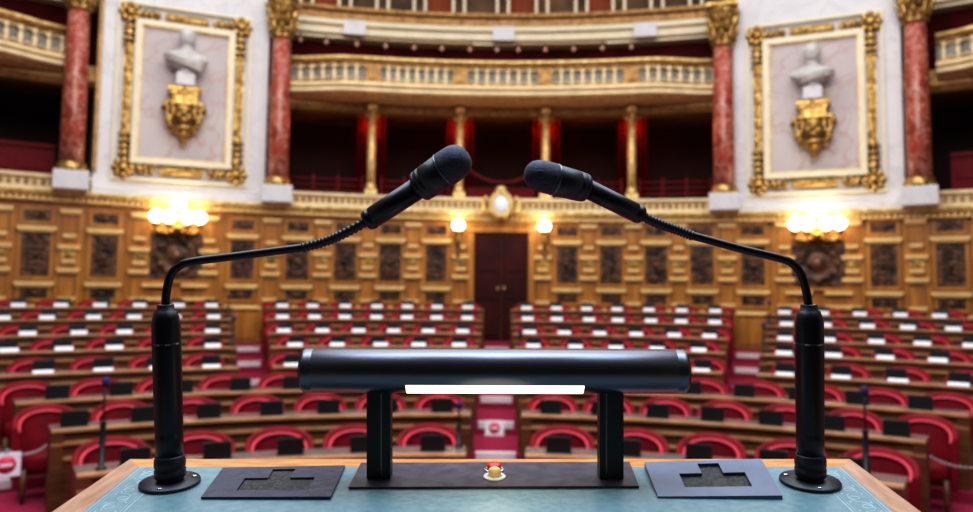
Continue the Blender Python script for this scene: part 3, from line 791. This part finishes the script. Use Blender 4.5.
# ================================================================== DESKS, CHAIRS, CONSOLES
ENDS = {(5, -1): 36.0, (5, 1): 35.0, (6, -1): 34.3, (6, 1): 32.9, (7, -1): 33.3, (7, 1): 32.2}
ROWN = {0: 'back', 1: 'second last', 2: 'third last', 3: 'fourth last', 4: 'fifth last', 5: 'third', 6: 'second', 7: 'front'}
def desk(i, a0, a1, label):
    lo, hi = sorted((a0, a1)); R0, z0 = ROW_R[i], ROW_Z[i]; mid = (lo + hi) / 2
    t = thing('curved_desk', label, 'desk', PM(R0, mid, z0), 'curved rows of mahogany desks')
    n = max(3, int((hi - lo) / 1.6))
    MB().arc([(R0, z0), (R0, z0 + .69), (R0 + .04, z0 + .69), (R0 + .04, z0)], lo, hi, n).build('front_panel', M['mahogany'], t)
    MB().arc([(R0 - .045, z0 + .702), (R0 - .045, z0 + DESK_H - .006), (R0 - .04, z0 + DESK_H), (R0 + .02, z0 + DESK_H), (R0 + .02, z0 + .702)], lo, hi, n).build('ledge', M['desk_edge'], t)
    MB().arc([(R0 + .02, z0 + .695), (R0 + .02, z0 + DESK_H), (R0 + .36, z0 + DESK_H - .01), (R0 + .36, z0 + .69)], lo, hi, n).build('desktop', M['desk_top'], t)
    for z, dd in ((.595, .035), (.46, .025)):
        MB().arc([(R0 - dd, z0 + z - .008), (R0 - dd, z0 + z + .016), (R0, z0 + z + .025), (R0, z0 + z - .025)], lo, hi, n).build('moulding', M['desk_edge'], t)
    MB().arc([(R0 - .02, z0 + .003), (R0 - .02, z0 + .09), (R0, z0 + .10), (R0, z0 + .003)], lo, hi, n).build('plinth', M['mahogany'], t)
    for a, s in ((lo, 1), (hi, -1)):
        b = MB(); b.M = PM(R0, a, z0); b.box((s * .03, .19, .345), (.05, .36, .69), .008); b.box((s * .05, -.015, .345), (.10, .04, .69), .008); b.build('end_panel', M['mahogany'], t)
    return t
# chair prototype
chair0 = console0 = card0 = None
def chair_parts(t):
    b = MB(True); n = 26
    def top(a): return .60 + .24 * max(0, math.cos(a * .76)) ** .62
    outer = []; inner = []
    rows = []
    for k in range(n + 1):
        a = R_(-106 + 212 * k / n); s, c = math.sin(a), math.cos(a); zt = top(a)
        lowz = .20
        rows.append([(.252 * s, .25 * c, lowz), (.266 * s, .265 * c, .45), (.270 * s, .275 * c, zt - .05), (.264 * s, .268 * c, zt - .012), (.246 * s, .250 * c, zt),
                     (.226 * s, .228 * c, zt - .012), (.216 * s, .215 * c, zt - .05), (.207 * s, .20 * c, .45), (.198 * s, .19 * c, lowz)])
    b.grid(rows, cv=True)
    m = 9; bb = len(b.v) - m * (n + 1)
    b.f.append(tuple(bb + j for j in range(m))); b.mi.append(0); b.sm.append(False)
    b.f.append(tuple(bb + n * m + j for j in reversed(range(m)))); b.mi.append(0); b.sm.append(False)
    b.build('backrest', M['velvet'], t, True)
    p = MB(True); pts = []
    for k in range(n + 1):
        a = R_(-104 + 208 * k / n); s, c = math.sin(a), math.cos(a)
        pts.append((.210 * s, .205 * c, top(a) - .062))
    p.tube(pts, .0145, 8); p.build('piping', M['piping'], t, True)
    b = MB(); rows = []
    for z, k in ((.30, .90), (.33, 1.0), (.40, 1.0), (.435, .92), (.445, .6), (.447, .02)):
        rows.append([(k * .19 * math.cos(q), -.03 + k * .20 * math.sin(q), z) for q in [2 * PI * j / 20 for j in range(20)]])
    b.grid(rows, cv=True); b.build('seat', M['velvet'], t, True)
    for sx, sy in ((-.165, -.14), (.165, -.14), (-.165, .15), (.165, .15)):
        b = MB(); b.lathe([(.015, 0.0), (.022, .12), (.027, .31)], 8, (sx, sy, 0)); b.build('leg', M['mahogany'], t, True)
def seat_set(i, a, where):
    global chair0, console0, card0
    R0, z0 = ROW_R[i], ROW_Z[i]
    m = PM(R0 + .615, a * (1.045 if i > 4 else 1.015), z0 + .002) @ Matrix.Diagonal(((1.0, 1.0, 1.0, 1.0, .98, 1.12, 1.06, 1.16)[i], 1, 1, 1))
    L = 'red velvet chair, ' + where
    if chair0 is None:
        chair0 = thing('tub_chair', L, 'chair', m, 'red velvet chairs of the hemicycle'); chair_parts(chair0)
    else: copy_tree(chair0, m, L)
    m = PM(R0 + .125, a + random.uniform(-.1, .1), z0 + DESK_H + .001)
    L = 'black console, ' + where
    if console0 is None:
        console0 = thing('voting_console', L, 'console', m, 'black consoles on the desks')
        b = MB(); b.add([(-.11, -.045, 0), (.11, -.045, 0), (.11, .06, 0), (-.11, .06, 0), (-.11, -.03, .128), (.11, -.03, .128), (.11, .015, .135), (-.11, .015, .135)], [(0, 3, 2, 1), (4, 5, 6, 7), (0, 1, 5, 4), (1, 2, 6, 5), (2, 3, 7, 6), (3, 0, 4, 7)], False)
        b.build('housing', M['black_plastic'], console0, True)
        b = MB(); b.M = Matrix.Translation((0, .0395, .065)) @ Matrix.Rotation(R_(-20), 4, 'X'); b.box((0, 0, 0), (.18, .008, .085), .002); b.build('screen', M['console_screen'], console0, True)
        b = MB(); b.box((0, -.008, .1335), (.20, .03, .008), .002); b.build('top_lip', M['console_screen'], console0, True)
    else: copy_tree(console0, m, L)
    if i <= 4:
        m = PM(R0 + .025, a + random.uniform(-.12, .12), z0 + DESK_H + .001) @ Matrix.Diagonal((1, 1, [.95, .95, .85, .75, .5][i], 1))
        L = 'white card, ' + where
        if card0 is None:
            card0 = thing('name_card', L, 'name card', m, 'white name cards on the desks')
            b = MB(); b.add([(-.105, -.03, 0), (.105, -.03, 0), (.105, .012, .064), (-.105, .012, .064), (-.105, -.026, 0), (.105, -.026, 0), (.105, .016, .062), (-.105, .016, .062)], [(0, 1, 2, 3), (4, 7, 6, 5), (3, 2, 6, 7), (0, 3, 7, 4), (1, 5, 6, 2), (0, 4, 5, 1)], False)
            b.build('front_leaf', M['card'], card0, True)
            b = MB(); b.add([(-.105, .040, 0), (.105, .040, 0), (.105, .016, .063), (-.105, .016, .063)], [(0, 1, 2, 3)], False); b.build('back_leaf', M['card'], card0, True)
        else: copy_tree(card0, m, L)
AIS = 18.1; AIS2 = 20.6; END = 35.0
for i in range(8):
    R0 = ROW_R[i]
    g = math.degrees(.26 / R0)
    rn = ROWN[i]
    rw = '%s row' % rn
    for s, sd in ((-1, 'left'), (1, 'right')):
        if i <= 4:
            desk(i, s * g, s * AIS, 'curved mahogany desk of the %s row, %s of the central door aisle' % (rn, sd))
            desk(i, s * AIS2, s * 42.5, 'curved mahogany desk of the %s row, outer block beyond the %s aisle steps' % (rn, sd))
            lim = R0 * R_(AIS); n = [7, 7, 6, 5, 5][i]
            st = min(.59, (lim - .25 - .55) / (n - 1))
            for k in range(n):
                seat_set(i, s * math.degrees((.55 + st * k) / R0), '%s, %s seat %s of the central aisle' % (rw, ORD[k + 1], sd))
            k = 0; a = AIS2 + math.degrees(.34 / R0)
            while a < 36.3:
                seat_set(i, s * a, '%s, outer %s block, %s from the aisle steps' % (rw, sd, ORD[k + 1])); k += 1; a += math.degrees(.60 / R0)
        else:
            desk(i, s * g, s * ENDS[i, s], 'curved mahogany desk of the %s row, %s of the centre aisle' % (rn + (' row from the tribune' if False else ''), sd))
            st = {(5, -1): .595, (5, 1): .565, (6, -1): .57, (6, 1): .535, (7, -1): .60, (7, 1): .59}[i, s]; k = 0; q = .55
            while q < R0 * R_(ENDS[i, s]) - .12:
                seat_set(i, s * math.degrees(q / R0), '%s from the tribune, %s seat %s of the central aisle' % (rw, ORD[k + 1], sd)); k += 1; q += st

# slim column microphones at the row ends
def column_mic(i, a, label, hgt, rr, thick, onledge=True):
    z = ROW_Z[i] + (DESK_H if onledge else 0)
    t = thing('column_microphone', label, 'microphone', PM(ROW_R[i] + rr, a, z + .001), 'slim column microphones among the desks')
    b = MB(); b.lathe([(thick * 1.9, 0), (thick * 1.9, .012), (thick, .02), (thick, hgt * .52), (thick * .8, hgt * .54)], 14); b.build('column', M['mic_black'], t, True)
    b = MB(); b.tube([(0, 0, hgt * .53), (0, 0, hgt * .75), (.004, -.01, hgt * .93)], thick * .38, 8); b.build('neck', M['mic_rubber'], t, True)
    b = MB(); b.M = Matrix.Translation((.004, -.012, hgt * .95)) @ Matrix.Rotation(R_(25), 4, 'X'); b.lathe([(.012, -.03), (.026, -.015), (.03, .02), (.022, .045), (.002, .055)], 12); b.build('head', M['blue_mic'], t, True)
column_mic(7, -31.6, 'slim black column microphone with blue head behind the left tribune microphone base', .70, .06, .022)
column_mic(7, 29.6, 'slim black column microphone with blue head right of the right tribune microphone base', .70, .06, .022)
column_mic(7, -3.2, 'short black column microphone on the front desk just left of the centre aisle', .38, .30, .020)
column_mic(3, -20.9, 'slim black pole microphone at the left aisle corner of the fourth last row', .40, .10, .018)
column_mic(1, -21.0, 'slim black pole microphone at the left aisle corner of the second last row', .38, .10, .018)
column_mic(3, 20.9, 'slim black pole microphone at the right aisle corner of the fourth last row', .40, .10, .018)
column_mic(1, 21.0, 'slim black pole microphone at the right aisle corner of the second last row', .38, .10, .018)
column_mic(3, 1.9, 'slim black pole microphone at the door aisle corner of the fourth last row', .20, .10, .016)

# no-entry signs
def no_entry(mtx, label, w, h, ch=None):
    t = thing('no_entry_sign', label, 'sign', mtx, None)
    b = MB(); b.box((0, 0, 0), (w, .006, h), .002); b.build('board', M['sign_white'], t, True)
    r = min(w, h) * .36
    b = MB(); b.axis_lathe((0, -.0031, 0), (0, -1, 0), [(r, 0), (r, .001), (.001, .0011)], 28); dsc = b.build('red_disc', M['sign_red'], t, True)
    b = MB(); b.box((0, -.0046, 0), (r * 1.3, .001, r * .36)); b.build('white_bar', M['sign_white'], dsc, True)
    return t
no_entry(PM(ROW_R[4] - .13, -.12, ROW_Z[4] - .065) @ Matrix.Rotation(R_(-12), 4, 'X'), 'white no-entry sheet with red disc on the centre aisle steps', .25, .20)
for s, sd in ((-1, 'left'), (1, 'right')):
    m = PM(6.05, s * 37.6, .80)
    no_entry(m, 'white no-entry board with red disc hung at the %s outer aisle' % sd, .19, .18)
    b = MB(); A = pol(6.90, s * (ENDS[6, s] + .3), ROW_Z[6] + .60); B = pol(6.05, s * 37.6, .908); C = pol(6.3, s * 41, ROW_Z[6] + .66)
    pts = []
    for P0, P1, sg in ((A, B, .05), (B, C, .05)):
        for k in range(12):
            u = k / 12; q = P0.lerp(P1, u); q.z -= sg * 4 * u * (1 - u); pts.append(q)
    pts.append(C); b.tube(pts, .006, 6)
    for q in pts: b.ball(q, .013, 6, 5)
    tag(b.build('barrier_chain', M['chain']), 'thin grey barrier chain carrying the no-entry board at the %s outer aisle' % sd, 'chain')

# ================================================================== TRIBUNE
PY = 234.2
SL = (PY - 204.0) / F; D0 = .76; Z0 = -(459 - PY) / F * D0
def Q(px, py, d): return Vector(((px - 486.5) / F * d, d, -(py - PY) / F * d))
def onplane(px, py, h=0.0):
    """point of the sloping lectern top (raised by h) seen at a measured position of the photograph"""
    d_ = (SL * D0 - Z0 - h) / (SL + (py - PY) / F)
    return Q(px, py, d_)
def pz(x, y): return Z0 + SL * (y - D0)
# local slab frame: X right, Y up the slope, Z normal
TH = math.atan(SL)
O = Vector((0, D0, Z0))
LF = Matrix.Translation(O) @ Matrix.Rotation(TH, 4, 'X')      # in the speaker frame
LW = SF @ LF
def loc(p): return LF.inverted() @ p
def lp(px, py, h=0.0):
    q = loc(onplane(px, py, h)); return (q.x, q.y)
def slab(b, poly, z0, z1):
    n = len(poly); vs = [(x, y, z0) for x, y in poly] + [(x, y, z1) for x, y in poly]
    b.add(vs, [tuple(reversed(range(n))), tuple(range(n, 2 * n))] + [(k, (k + 1) % n, n + (k + 1) % n, n + k) for k in range(n)], False)
lect = thing('lectern', 'wide lectern with teal leather top, tooled border and honey oak rim', 'lectern', LW)
bl, br = lp(130, 459), lp(850, 459); fl_, fr_ = lp(62, 505), lp(912, 505)
def ext(p, q, y):   # extend the edge p->q to local y
    u = (y - p[1]) / (q[1] - p[1]); return (p[0] + (q[0] - p[0]) * u, y)
yF = -.42
ol, orr = ext(bl, fl_, yF), ext(br, fr_, yF)
ib_l, ib_r = lp(138.5, 467), lp(842, 467); if_l, if_r = lp(91, 505), lp(886, 505)
iy = ib_l[1]
il, ir = ext(ib_l, if_l, yF + .02), ext(ib_r, if_r, yF + .02)
b = MB(); slab(b, [bl, br, (ib_r[0], iy), (ib_l[0], iy)], -.03, .0); b.build('back_rim', M['lect_wood'], lect, True)
b = MB(); slab(b, [bl, (ib_l[0], iy), il, ol], -.03, .0); b.build('side_rim', M['lect_side'], lect, True)
b = MB(); slab(b, [(ib_r[0], iy), br, orr, ir], -.03, .0); b.build('side_rim', M['lect_side'], lect, True)
b = MB(); slab(b, [il, ir, orr, ol], -.03, .0); b.build('front_rim', M['lect_wood'], lect, True)
b = MB(); slab(b, [(ib_l[0], iy), (ib_r[0], iy), ir, il], -.03, .0); b.build('leather_top', M['leather'], lect, True)
# gold tooled border: lines and running scrolls along both sides
def tooled(P, Qp, sgn):
    P = Vector((*P, 0)); Qp = Vector((*Qp, 0)); d_ = (Qp - P); L = d_.length; d_.normalize(); nrm = Vector((-d_.y, d_.x, 0)) * sgn
    b = MB(True)
    for off, w in ((.003, .0009), (.006, .0005), (.031, .0005), (.034, .0009)):
        slab(b, [tuple((P + nrm * (off - w / 2)).xy), tuple((Qp + nrm * (off - w / 2)).xy), tuple((Qp + nrm * (off + w / 2)).xy), tuple((P + nrm * (off + w / 2)).xy)], -.0006, .0002)
    k = 0; s = .012
    while s < L - .012:
        c = P + d_ * s + nrm * .0185; sg = 1 if k % 2 else -1
        for ph in (1, -1):
            pts = []
            for q in range(15):
                th = q / 14 * 1.6 * PI; r = .0085 * (1 - q / 18)
                pts.append(c + d_ * (ph * (.0085 - r * math.cos(th)) ) + nrm * (sg * ph * (r * math.sin(th))))
            b.tube([(p.x, p.y, -.0003) for p in pts], .0006, 5)
        for ph in (-1, 1):
            p = c + nrm * (ph * .0085); b.ball((p.x, p.y, -.0003), .0014, 6, 4, (1, 1, .4))
        s += .019; k += 1
    return b.build('tooled_border', M['tooling'], lect, True)
tooled((ib_l[0], iy), il, 1); tooled((ib_r[0], iy), ir, -1)
# body of the lectern down to the tribune floor
zf = -1.135
b = MB()
Wb = .33
Mi = LW.inverted() @ SF
vs = []
for z in (zf, Z0 - .06):
    for x, y in ((-Wb, .46), (Wb, .46), (Wb, .74), (-Wb, .74)): vs.append(tuple(Mi @ Vector((x, y, z))))
b.add(vs, [(3, 2, 1, 0), (4, 5, 6, 7), (0, 1, 5, 4), (1, 2, 6, 5), (2, 3, 7, 6), (3, 0, 4, 7)], False); b.build('body', M['lect_wood'], lect, True)
# tribune floor
b = MB(); b.box((0, -.35, EYE - 1.13 - .15), (3.2, 2.5, .30)); b.box((0, -.35, (EYE - 1.43) / 2), (3.0, 2.3, EYE - 1.43)); struct(b.build('floor_tribune', M['stone_floor']))

# panelled wall behind the president's tribune, unseen behind the viewpoint; added to block light and darken reflections
b = MB(); b.box((0, -4.0, 4.0), (26, .3, 8.0))
for k in range(-9, 10):
    b.box((k * 1.3, -3.84, 2.2), (.9, .06, 3.0), .03)
struct(b.build('wall_front', M['walnut']))

# ---- reading lamp
PB = onplane(495, 479); 
lamp = thing('reading_lamp', 'black tubular reading lamp on two posts with lit strip, centre of the lectern', 'lamp', SF @ Matrix.Translation(PB))
LI = Matrix.Translation(PB)
def rel(p): return tuple(Vector(p) - PB)
c4 = [lp(361, 465), lp(629.5, 464.2), lp(639, 488.5), lp(348.5, 489.5)]
toL = LI.inverted() @ LF
b = MB(); b.M = toL; slab(b, c4, .0006, .0024); b.build('base_plate', M['plate_dark'], lamp, True)
DL = PB.y
mpp = DL / F
for x0, x1, gx, yb in ((368, 391.5, 382, 478.6), (598.5, 622, 605.5, 478.4)):
    top_ = Q((x0 + x1) / 2, 385, DL); bot = Q((x0 + x1) / 2, yb, DL); w = (x1 - x0) * mpp
    b = MB(); zc = (top_.z + bot.z) / 2 + .0015; h = top_.z - bot.z
    gxm = (gx - (x0 + x1) / 2) * mpp; gw = .0018
    xl = -w / 2; c = rel((top_.x, DL, zc))
    wl = gxm - gw / 2 - xl; b.box((c[0] + xl + wl / 2, c[1], c[2]), (wl, .016, h), .0012)
    wr = w / 2 - gxm - gw / 2; b.box((c[0] + w / 2 - wr / 2, c[1], c[2]), (wr, .016, h), .0012)
    post = b.build('post', M['mic_black'], lamp, True)
    b = MB(); b.box((c[0] + gxm, c[1] + .001, c[2]), (gw, .010, h - .002)); b.build('groove_inlay', M['brass'], post, True)
A = Vector(rel(Q(303, 370.2, DL))); B = Vector(rel(Q(685.5, 371.4, DL))); rad = 22 * mpp; ax = (B - A).normalized(); LEN = (B - A).length
b = MB(); b.axis_lathe(A, ax, [(rad * .9, 0), (rad, .0022), (rad, .0095), (rad * .985, .0098), (rad * .985, .0102), (rad, .0105), (rad, LEN - .0105), (rad * .985, LEN - .0102), (rad * .985, LEN - .0098), (rad, LEN - .0095), (rad, LEN - .0022), (rad * .9, LEN)], 64)
b.build('lamp_shade', M['lamp_black'], lamp, True)
for e, d_ in ((A, -ax), (B, ax)):
    b = MB(); b.axis_lathe(e - d_ * .001, d_, [(rad * .9, 0), (rad * .88, .0016), (.001, .0018)], 40); b.build('end_cap', M['mic_black'], lamp, True)
X0 = Q(407.5, 388, DL).x - PB.x; X1 = Q(582, 388, DL).x - PB.x
b = MB(); rows = []
for u in (0, 1):
    x = X0 + (X1 - X0) * u; cz = A.z + (B.z - A.z) * ((x - A.x) / (B.x - A.x)); rr = rad + .0003
    rows.append([(x, A.y - rr * math.cos(t_), cz - rr * math.sin(t_)) for t_ in [R_(29 + 58 * j / 10) for j in range(11)]])
b.grid(rows); b.build('diffuser', M['strip'], lamp, True)
# push buttons set into the lamp plate
for nm_, px, py, rr, hh, mt, ring in (('push_button', 494.2, 472.5, .0068, .0085, 'button_red', .0098), ('push_button', 494.6, 479.5, .0058, .0105, 'button_cream', .0105)):
    p = loc(onplane(px, py)); 
    b = MB(); b.M = toL; b.lathe([(rr, .002), (rr, hh * .8), (rr * .9, hh * .95), (rr * .6, hh * 1.08), (.0005, hh * 1.13)], 20, (p.x, p.y, 0)); bt = b.build(nm_, M[mt], lamp, True)
    bt['label'] = 'red push button' if 'red' in mt else 'cream push button'
    b = MB(); b.M = toL; b.lathe([(ring, .002), (ring, .0032), (ring * .92, .004), (rr * 1.08, .0042), (rr * 1.02, .003)], 24, (p.x, p.y, 0)); b.build('bezel', M['steel'] if 'red' in mt else M['white_ring'], bt, True)

# ---- control panels with a stepped recess
def ctl_panel(name, label, corners, hts, cells, mtl, zlift):
    """corners TL,TR,BR,BL pixels; heights above the leather; recess = cells (u0,u1,v0,v1) in panel coordinates"""
    P = []
    for (px, py), h in zip(corners, hts):
        q = loc(onplane(px, py, h)); P.append(q)
    def bil(u, v):   # v: 0 top -> 1 bottom
        return P[0] * (1 - u) * (1 - v) + P[1] * u * (1 - v) + P[2] * u * v + P[3] * (1 - u) * v
    org = bil(.5, .5); org.z = 0
    t = thing(name, label, 'control panel', LW @ Matrix.Translation(org), None)
    us = sorted({0, 1} | {c for k in cells for c in k[:2]}); vs_ = sorted({0, 1} | {c for k in cells for c in k[2:]})
    def hole(u, v): return any(a < u < b_ and c < v < d for a, b_, c, d in cells)
    b = MB(); nU, nV = len(us) - 1, len(vs_) - 1
    solid = [[not hole((us[i] + us[i + 1]) / 2, (vs_[j] + vs_[j + 1]) / 2) for j in range(nV)] for i in range(nU)]
    def tp(i, j): return tuple(bil(us[i], vs_[j]) - org)
    def bt(i, j): q = bil(us[i], vs_[j]) - org; return (q.x, q.y, .0003)
    for i in range(nU):
        for j in range(nV):
            if solid[i][j]:
                b.add([tp(i, j), tp(i + 1, j), tp(i + 1, j + 1), tp(i, j + 1)], [(0, 1, 2, 3)], False)
                for di, dj, e in ((-1, 0, ((i, j), (i, j + 1))), (1, 0, ((i + 1, j), (i + 1, j + 1))), (0, -1, ((i, j), (i + 1, j))), (0, 1, ((i, j + 1), (i + 1, j + 1)))):
                    ii, jj = i + di, j + dj
                    if not (0 <= ii < nU and 0 <= jj < nV) or not solid[ii][jj]:
                        b.add([tp(*e[0]), tp(*e[1]), bt(*e[1]), bt(*e[0])], [(0, 1, 2, 3)], False)
    b.add([bt(0, 0), bt(nU, 0), bt(nU, nV), bt(0, nV)], [(0, 1, 2, 3)], False)
    o = b.build('plate', mtl, t, True)
    r = MB()
    for a, b2, c, d in cells:
        q = [bil(u, v) - org for u, v in ((a, c), (b2, c), (b2, d), (a, d))]
        r.add([(p.x, p.y, max(.0008, p.z - zlift)) for p in q], [(0, 1, 2, 3)], False)
    rc = r.build('recess', M['recess'], t, True)
    return t
ctl_panel('control_panel', 'flat navy control panel with stepped recess beside the left microphone', [(223, 467.5), (345, 465.2), (330.5, 496.5), (201, 497)], [.0022, .0026, .0030, .0022],
          [(.425, .605, .10, .40), (.24, .80, .40, .80)], M['panel_navy'], .0022)
ctl_panel('control_panel', 'raised blue-grey control panel with stepped recess beside the right microphone', [(644.5, 462), (761, 458.6), (782.5, 495.5), (658, 496.5)], [.0065, .0095, .0036, .0016],
          [(.44, .62, .10, .38), (.25, .80, .38, .76)], M['panel_blue'], .003)

# ---- the two gooseneck microphones
def catmull(P, m=8):
    P = [Vector(p) for p in P]; out = []
    E = [P[0] * 2 - P[1]] + P + [P[-1] * 2 - P[-2]]
    for i in range(1, len(E) - 2):
        p0, p1, p2, p3 = E[i - 1:i + 3]
        for k in range(m):
            t = k / m
            out.append(.5 * ((2 * p1) + (p2 - p0) * t + (2 * p0 - 5 * p1 + 4 * p2 - p3) * t * t + (3 * p1 - p0 - 3 * p2 + p3) * t ** 3))
    return out + [P[-1]]
def goose_mic(label, base, bx, topx, neck, flex, handle, head):
    BP = onplane(*base); d_ = BP.y; mp = d_ / F
    t = thing('gooseneck_microphone', label, 'microphone', SF @ Matrix.Translation(BP), 'gooseneck microphones on the lectern')
    def r_(p): return Vector(p) - BP
    tl = Matrix.Translation(BP).inverted() @ LF; pl = loc(BP)
    rb = 29 * mp
    b = MB(); b.M = tl @ Matrix.Translation((pl.x, pl.y, 0)); b.lathe([(rb, .0006), (rb, .0024), (rb * .985, .0032), (rb * .4, .0040), (.001, .0041)], 48); bp = b.build('base_plate', M['mic_rubber'], t, True)
    for k in range(3):
        q = .5 + 2 * PI * k / 3; b = MB(); b.M = tl @ Matrix.Translation((pl.x, pl.y, 0)); b.lathe([(.0024, .0030), (.0022, .0044), (.0008, .0046)], 12, (.021 * math.cos(q), .021 * math.sin(q), 0)); b.build('screw', M['steel'], bp, True)
    P0 = r_(Q(bx, base[1], d_)); P1 = r_(Q(topx, 305, d_)); ax = (P1 - P0); L = ax.length; ax.normalize()
    u = mp
    # collar, from the plate up
    b = MB(); b.axis_lathe(P0, ax, [(12 * u, 0.001), (12.5 * u, 6 * u), (14.8 * u, 8 * u), (15 * u, 15 * u), (14.2 * u, 16 * u), (14.2 * u, 17 * u), (15 * u, 18 * u), (15 * u, 24 * u), (14 * u, 27 * u), (13.6 * u, 29 * u)], 36); b.build('collar', M['mic_rubber'], t, True)
    Lp = L / u
    b = MB(); b.axis_lathe(P0, ax, [(13.2 * u, 27 * u), (13.4 * u, (Lp - 130) * u), (13.1 * u, (Lp - 128) * u), (13.4 * u, (Lp - 126) * u), (13.9 * u, (Lp - 37) * u), (13.7 * u, (Lp - 18) * u), (12.8 * u, (Lp - 13) * u), (10.5 * u, (Lp - 6) * u), (8.3 * u, (Lp - 5) * u), (8.0 * u, Lp * u), (7.4 * u, (Lp + .6) * u), (4.5 * u, (Lp + .7) * u)], 40); b.build('shaft', M['mic_black'], t, True)
    b = MB(); b.axis_lathe(P0, ax, [(14.0 * u, (Lp - 39.2) * u), (14.05 * u, (Lp - 39) * u), (14.05 * u, (Lp - 37.9) * u), (14.0 * u, (Lp - 37.6) * u)], 40); b.build('printed_ring', M['ring_grey'], t, True)
    pts = catmull([r_(Q(*p)) for p in neck], 10)
    b = MB(True); b.tube(pts, 4.1 * u, 16); b.build('gooseneck', M['mic_black'], t, True)
    fp = catmull([r_(Q(*p)) for p in flex], 22)
    rr = [(4.75 + (.45 if k % 4 < 2 else -.55)) * u for k in range(len(fp))]
    b = MB(True); b.tube(fp, rr, 16); b.build('flexible_section', M['mic_rubber'], t, True)
    H0, H1, rh = handle; A = r_(Q(*H0)); Bv = r_(Q(*H1)); av = Bv - A; Lh = av.length
    b = MB(); b.axis_lathe(A, av, [(5 * u, -.002), (rh * .86 * u, .0), (rh * .98 * u, .0025), (rh * u, .006), (rh * .94 * u, .0065), (rh * .94 * u, .0075), (rh * u, .008), (rh * 1.02 * u, Lh)], 32); hd = b.build('handle', M['mic_black'], t, True)
    G0, G1, rg = head; A = r_(Q(*G0)); Bv = r_(Q(*G1)); av = Bv - A; Lg = av.length
    b = MB(); b.axis_lathe(A, av, [(rh * u, -.001), (rg * .86 * u, .0012), (rg * .92 * u, .004), (rg * .87 * u, .0048), (rg * .92 * u, .0056), (rg * .94 * u, .0095), (rg * .89 * u, .0102), (rg * .95 * u, .011), (rg * .96 * u, Lg * .50), (rg * .90 * u, Lg * .515), (rg * .9 * u, Lg * .53)], 36); cl = b.build('sleeve', M['mic_rubber'], t, True)
    b = MB(True)
    pr = [(rg * .90 * u, Lg * .50), (rg * .99 * u, Lg * .53), (rg * 1.0 * u, Lg * .62), (rg * .985 * u, Lg * .72)]
    for k in range(1, 9):
        q = k / 8 * PI / 2; pr.append((max(.0002, rg * .985 * u * math.cos(q) ** .75), Lg * (.72 + .28 * math.sin(q))))
    b.axis_lathe(A, av, pr, 40); b.build('grille', M['mic_mesh'], t, True)
    b = MB(True); b.axis_lathe(A, av, [(rg * .97 * u, Lg * .515), (rg * 1.01 * u, Lg * .525), (rg * 1.01 * u, Lg * .54), (rg * .97 * u, Lg * .55)], 40); b.build('ring', M['lamp_black'], cl, True)
d1 = onplane(170, 484).y; d2 = onplane(810, 483).y
goose_mic('black gooseneck microphone on the lectern end whose head bends to the right', (170, 484), 170.5, 165.5,
          [(165.3, 309, d1), (166.5, 292, d1), (170.5, 276, d1), (179, 266.5, d1), (193, 261.5, d1), (240, 255.6, d1), (305, 247.3, d1)],
          [(303, 247.6, d1), (325, 241.5, d1), (345, 233, d1 - .004), (370, 219.5, d1 - .008)],
          ((366.5, 221.5, d1 - .007), (424, 184, d1 - .016), 10.8), ((418, 188, d1 - .015), (467.5, 153.5, d1 - .03), 17.5))
goose_mic('black gooseneck microphone on the lectern end whose head bends to the left', (810, 483), 810.5, 809,
          [(809, 309, d2), (806, 290, d2), (801, 274, d2), (792, 263.5, d2), (778, 257.8, d2), (740, 248.6, d2), (690, 235, d2)],
          [(692, 235.6, d2), (675, 229.2, d2), (658, 223.3, d2 - .004), (640, 215, d2 - .008)],
          ((642, 215.8, d2 - .007), (583, 186.5, d2 - .018), 9.4), ((587, 188.5, d2 - .017), (525.5, 171.5, d2 - .036), 15.5))

# ================================================================== LIGHT
W = bpy.data.worlds.new('world'); sc.world = W; W.use_nodes = True
bg = W.node_tree.nodes['Background']; bg.inputs['Color'].default_value = (1.0, .93, .86, 1); bg.inputs['Strength'].default_value = .20
def area(name, loc_, target, sx, sy, col, e):
    l = bpy.data.lights.new(name, 'AREA'); l.shape = 'RECTANGLE'; l.size = sx; l.size_y = sy; l.color = col; l.energy = e
    o = bpy.data.objects.new(name, l); COL.objects.link(o); o.location = loc_
    o.rotation_euler = (Vector(target) - Vector(loc_)).to_track_quat('-Z', 'Y').to_euler(); return o
area('skylight', (0, 9.0, 11.0), (0, 9.2, 0), 16, 9, (.95, .97, 1.0), 1000)
area('tribune_daylight', (0, 1.2, 7.5), (0, .8, 1.9), 8, 3, (.66, .80, 1.0), 600)
area('hall_fill', (0, 3.0, 9.0), (0, 16, 6.0), 12, 3, (1.0, .93, .84), 650)  # unseen warm fill, aimed from overhead at the upper back wall
def point(name, p, e, col, r=.12):
    l = bpy.data.lights.new(name, 'POINT'); l.energy = e; l.color = col; l.shadow_soft_size = r
    o = bpy.data.objects.new(name, l); COL.objects.link(o); o.location = p
for s in (-1, 1):
    point('wall_light_glow', pol(14.75, s * 24.4, H(1.46)), 15, (1, .80, .50), .2)
    point('sconce_glow', pol(15.0, s * 3.2, H(1.40)), 9, (1, .80, .50), .12)
for a in (-10.25, -3.18, 3.78, 10.63):
    point('amber_glow', pol(16.72, a, H(3.84)), 26, (1, .20, .06), .05)
point('lamp_glow', SF @ (PB + Vector((-.0, -.05, .03))), .08, (1, .85, .6), .05)

sc.view_settings.view_transform = 'Standard'
sc.view_settings.look = 'None'
sc.view_settings.exposure = 0.25
sc.view_settings.use_curve_mapping = True
cm = sc.view_settings.curve_mapping
cv = cm.curves[3]
for x, y in ((.06, .040), (.18, .155), (.45, .48), (.75, .82)):
    cv.points.new(x, y)
cm.update()
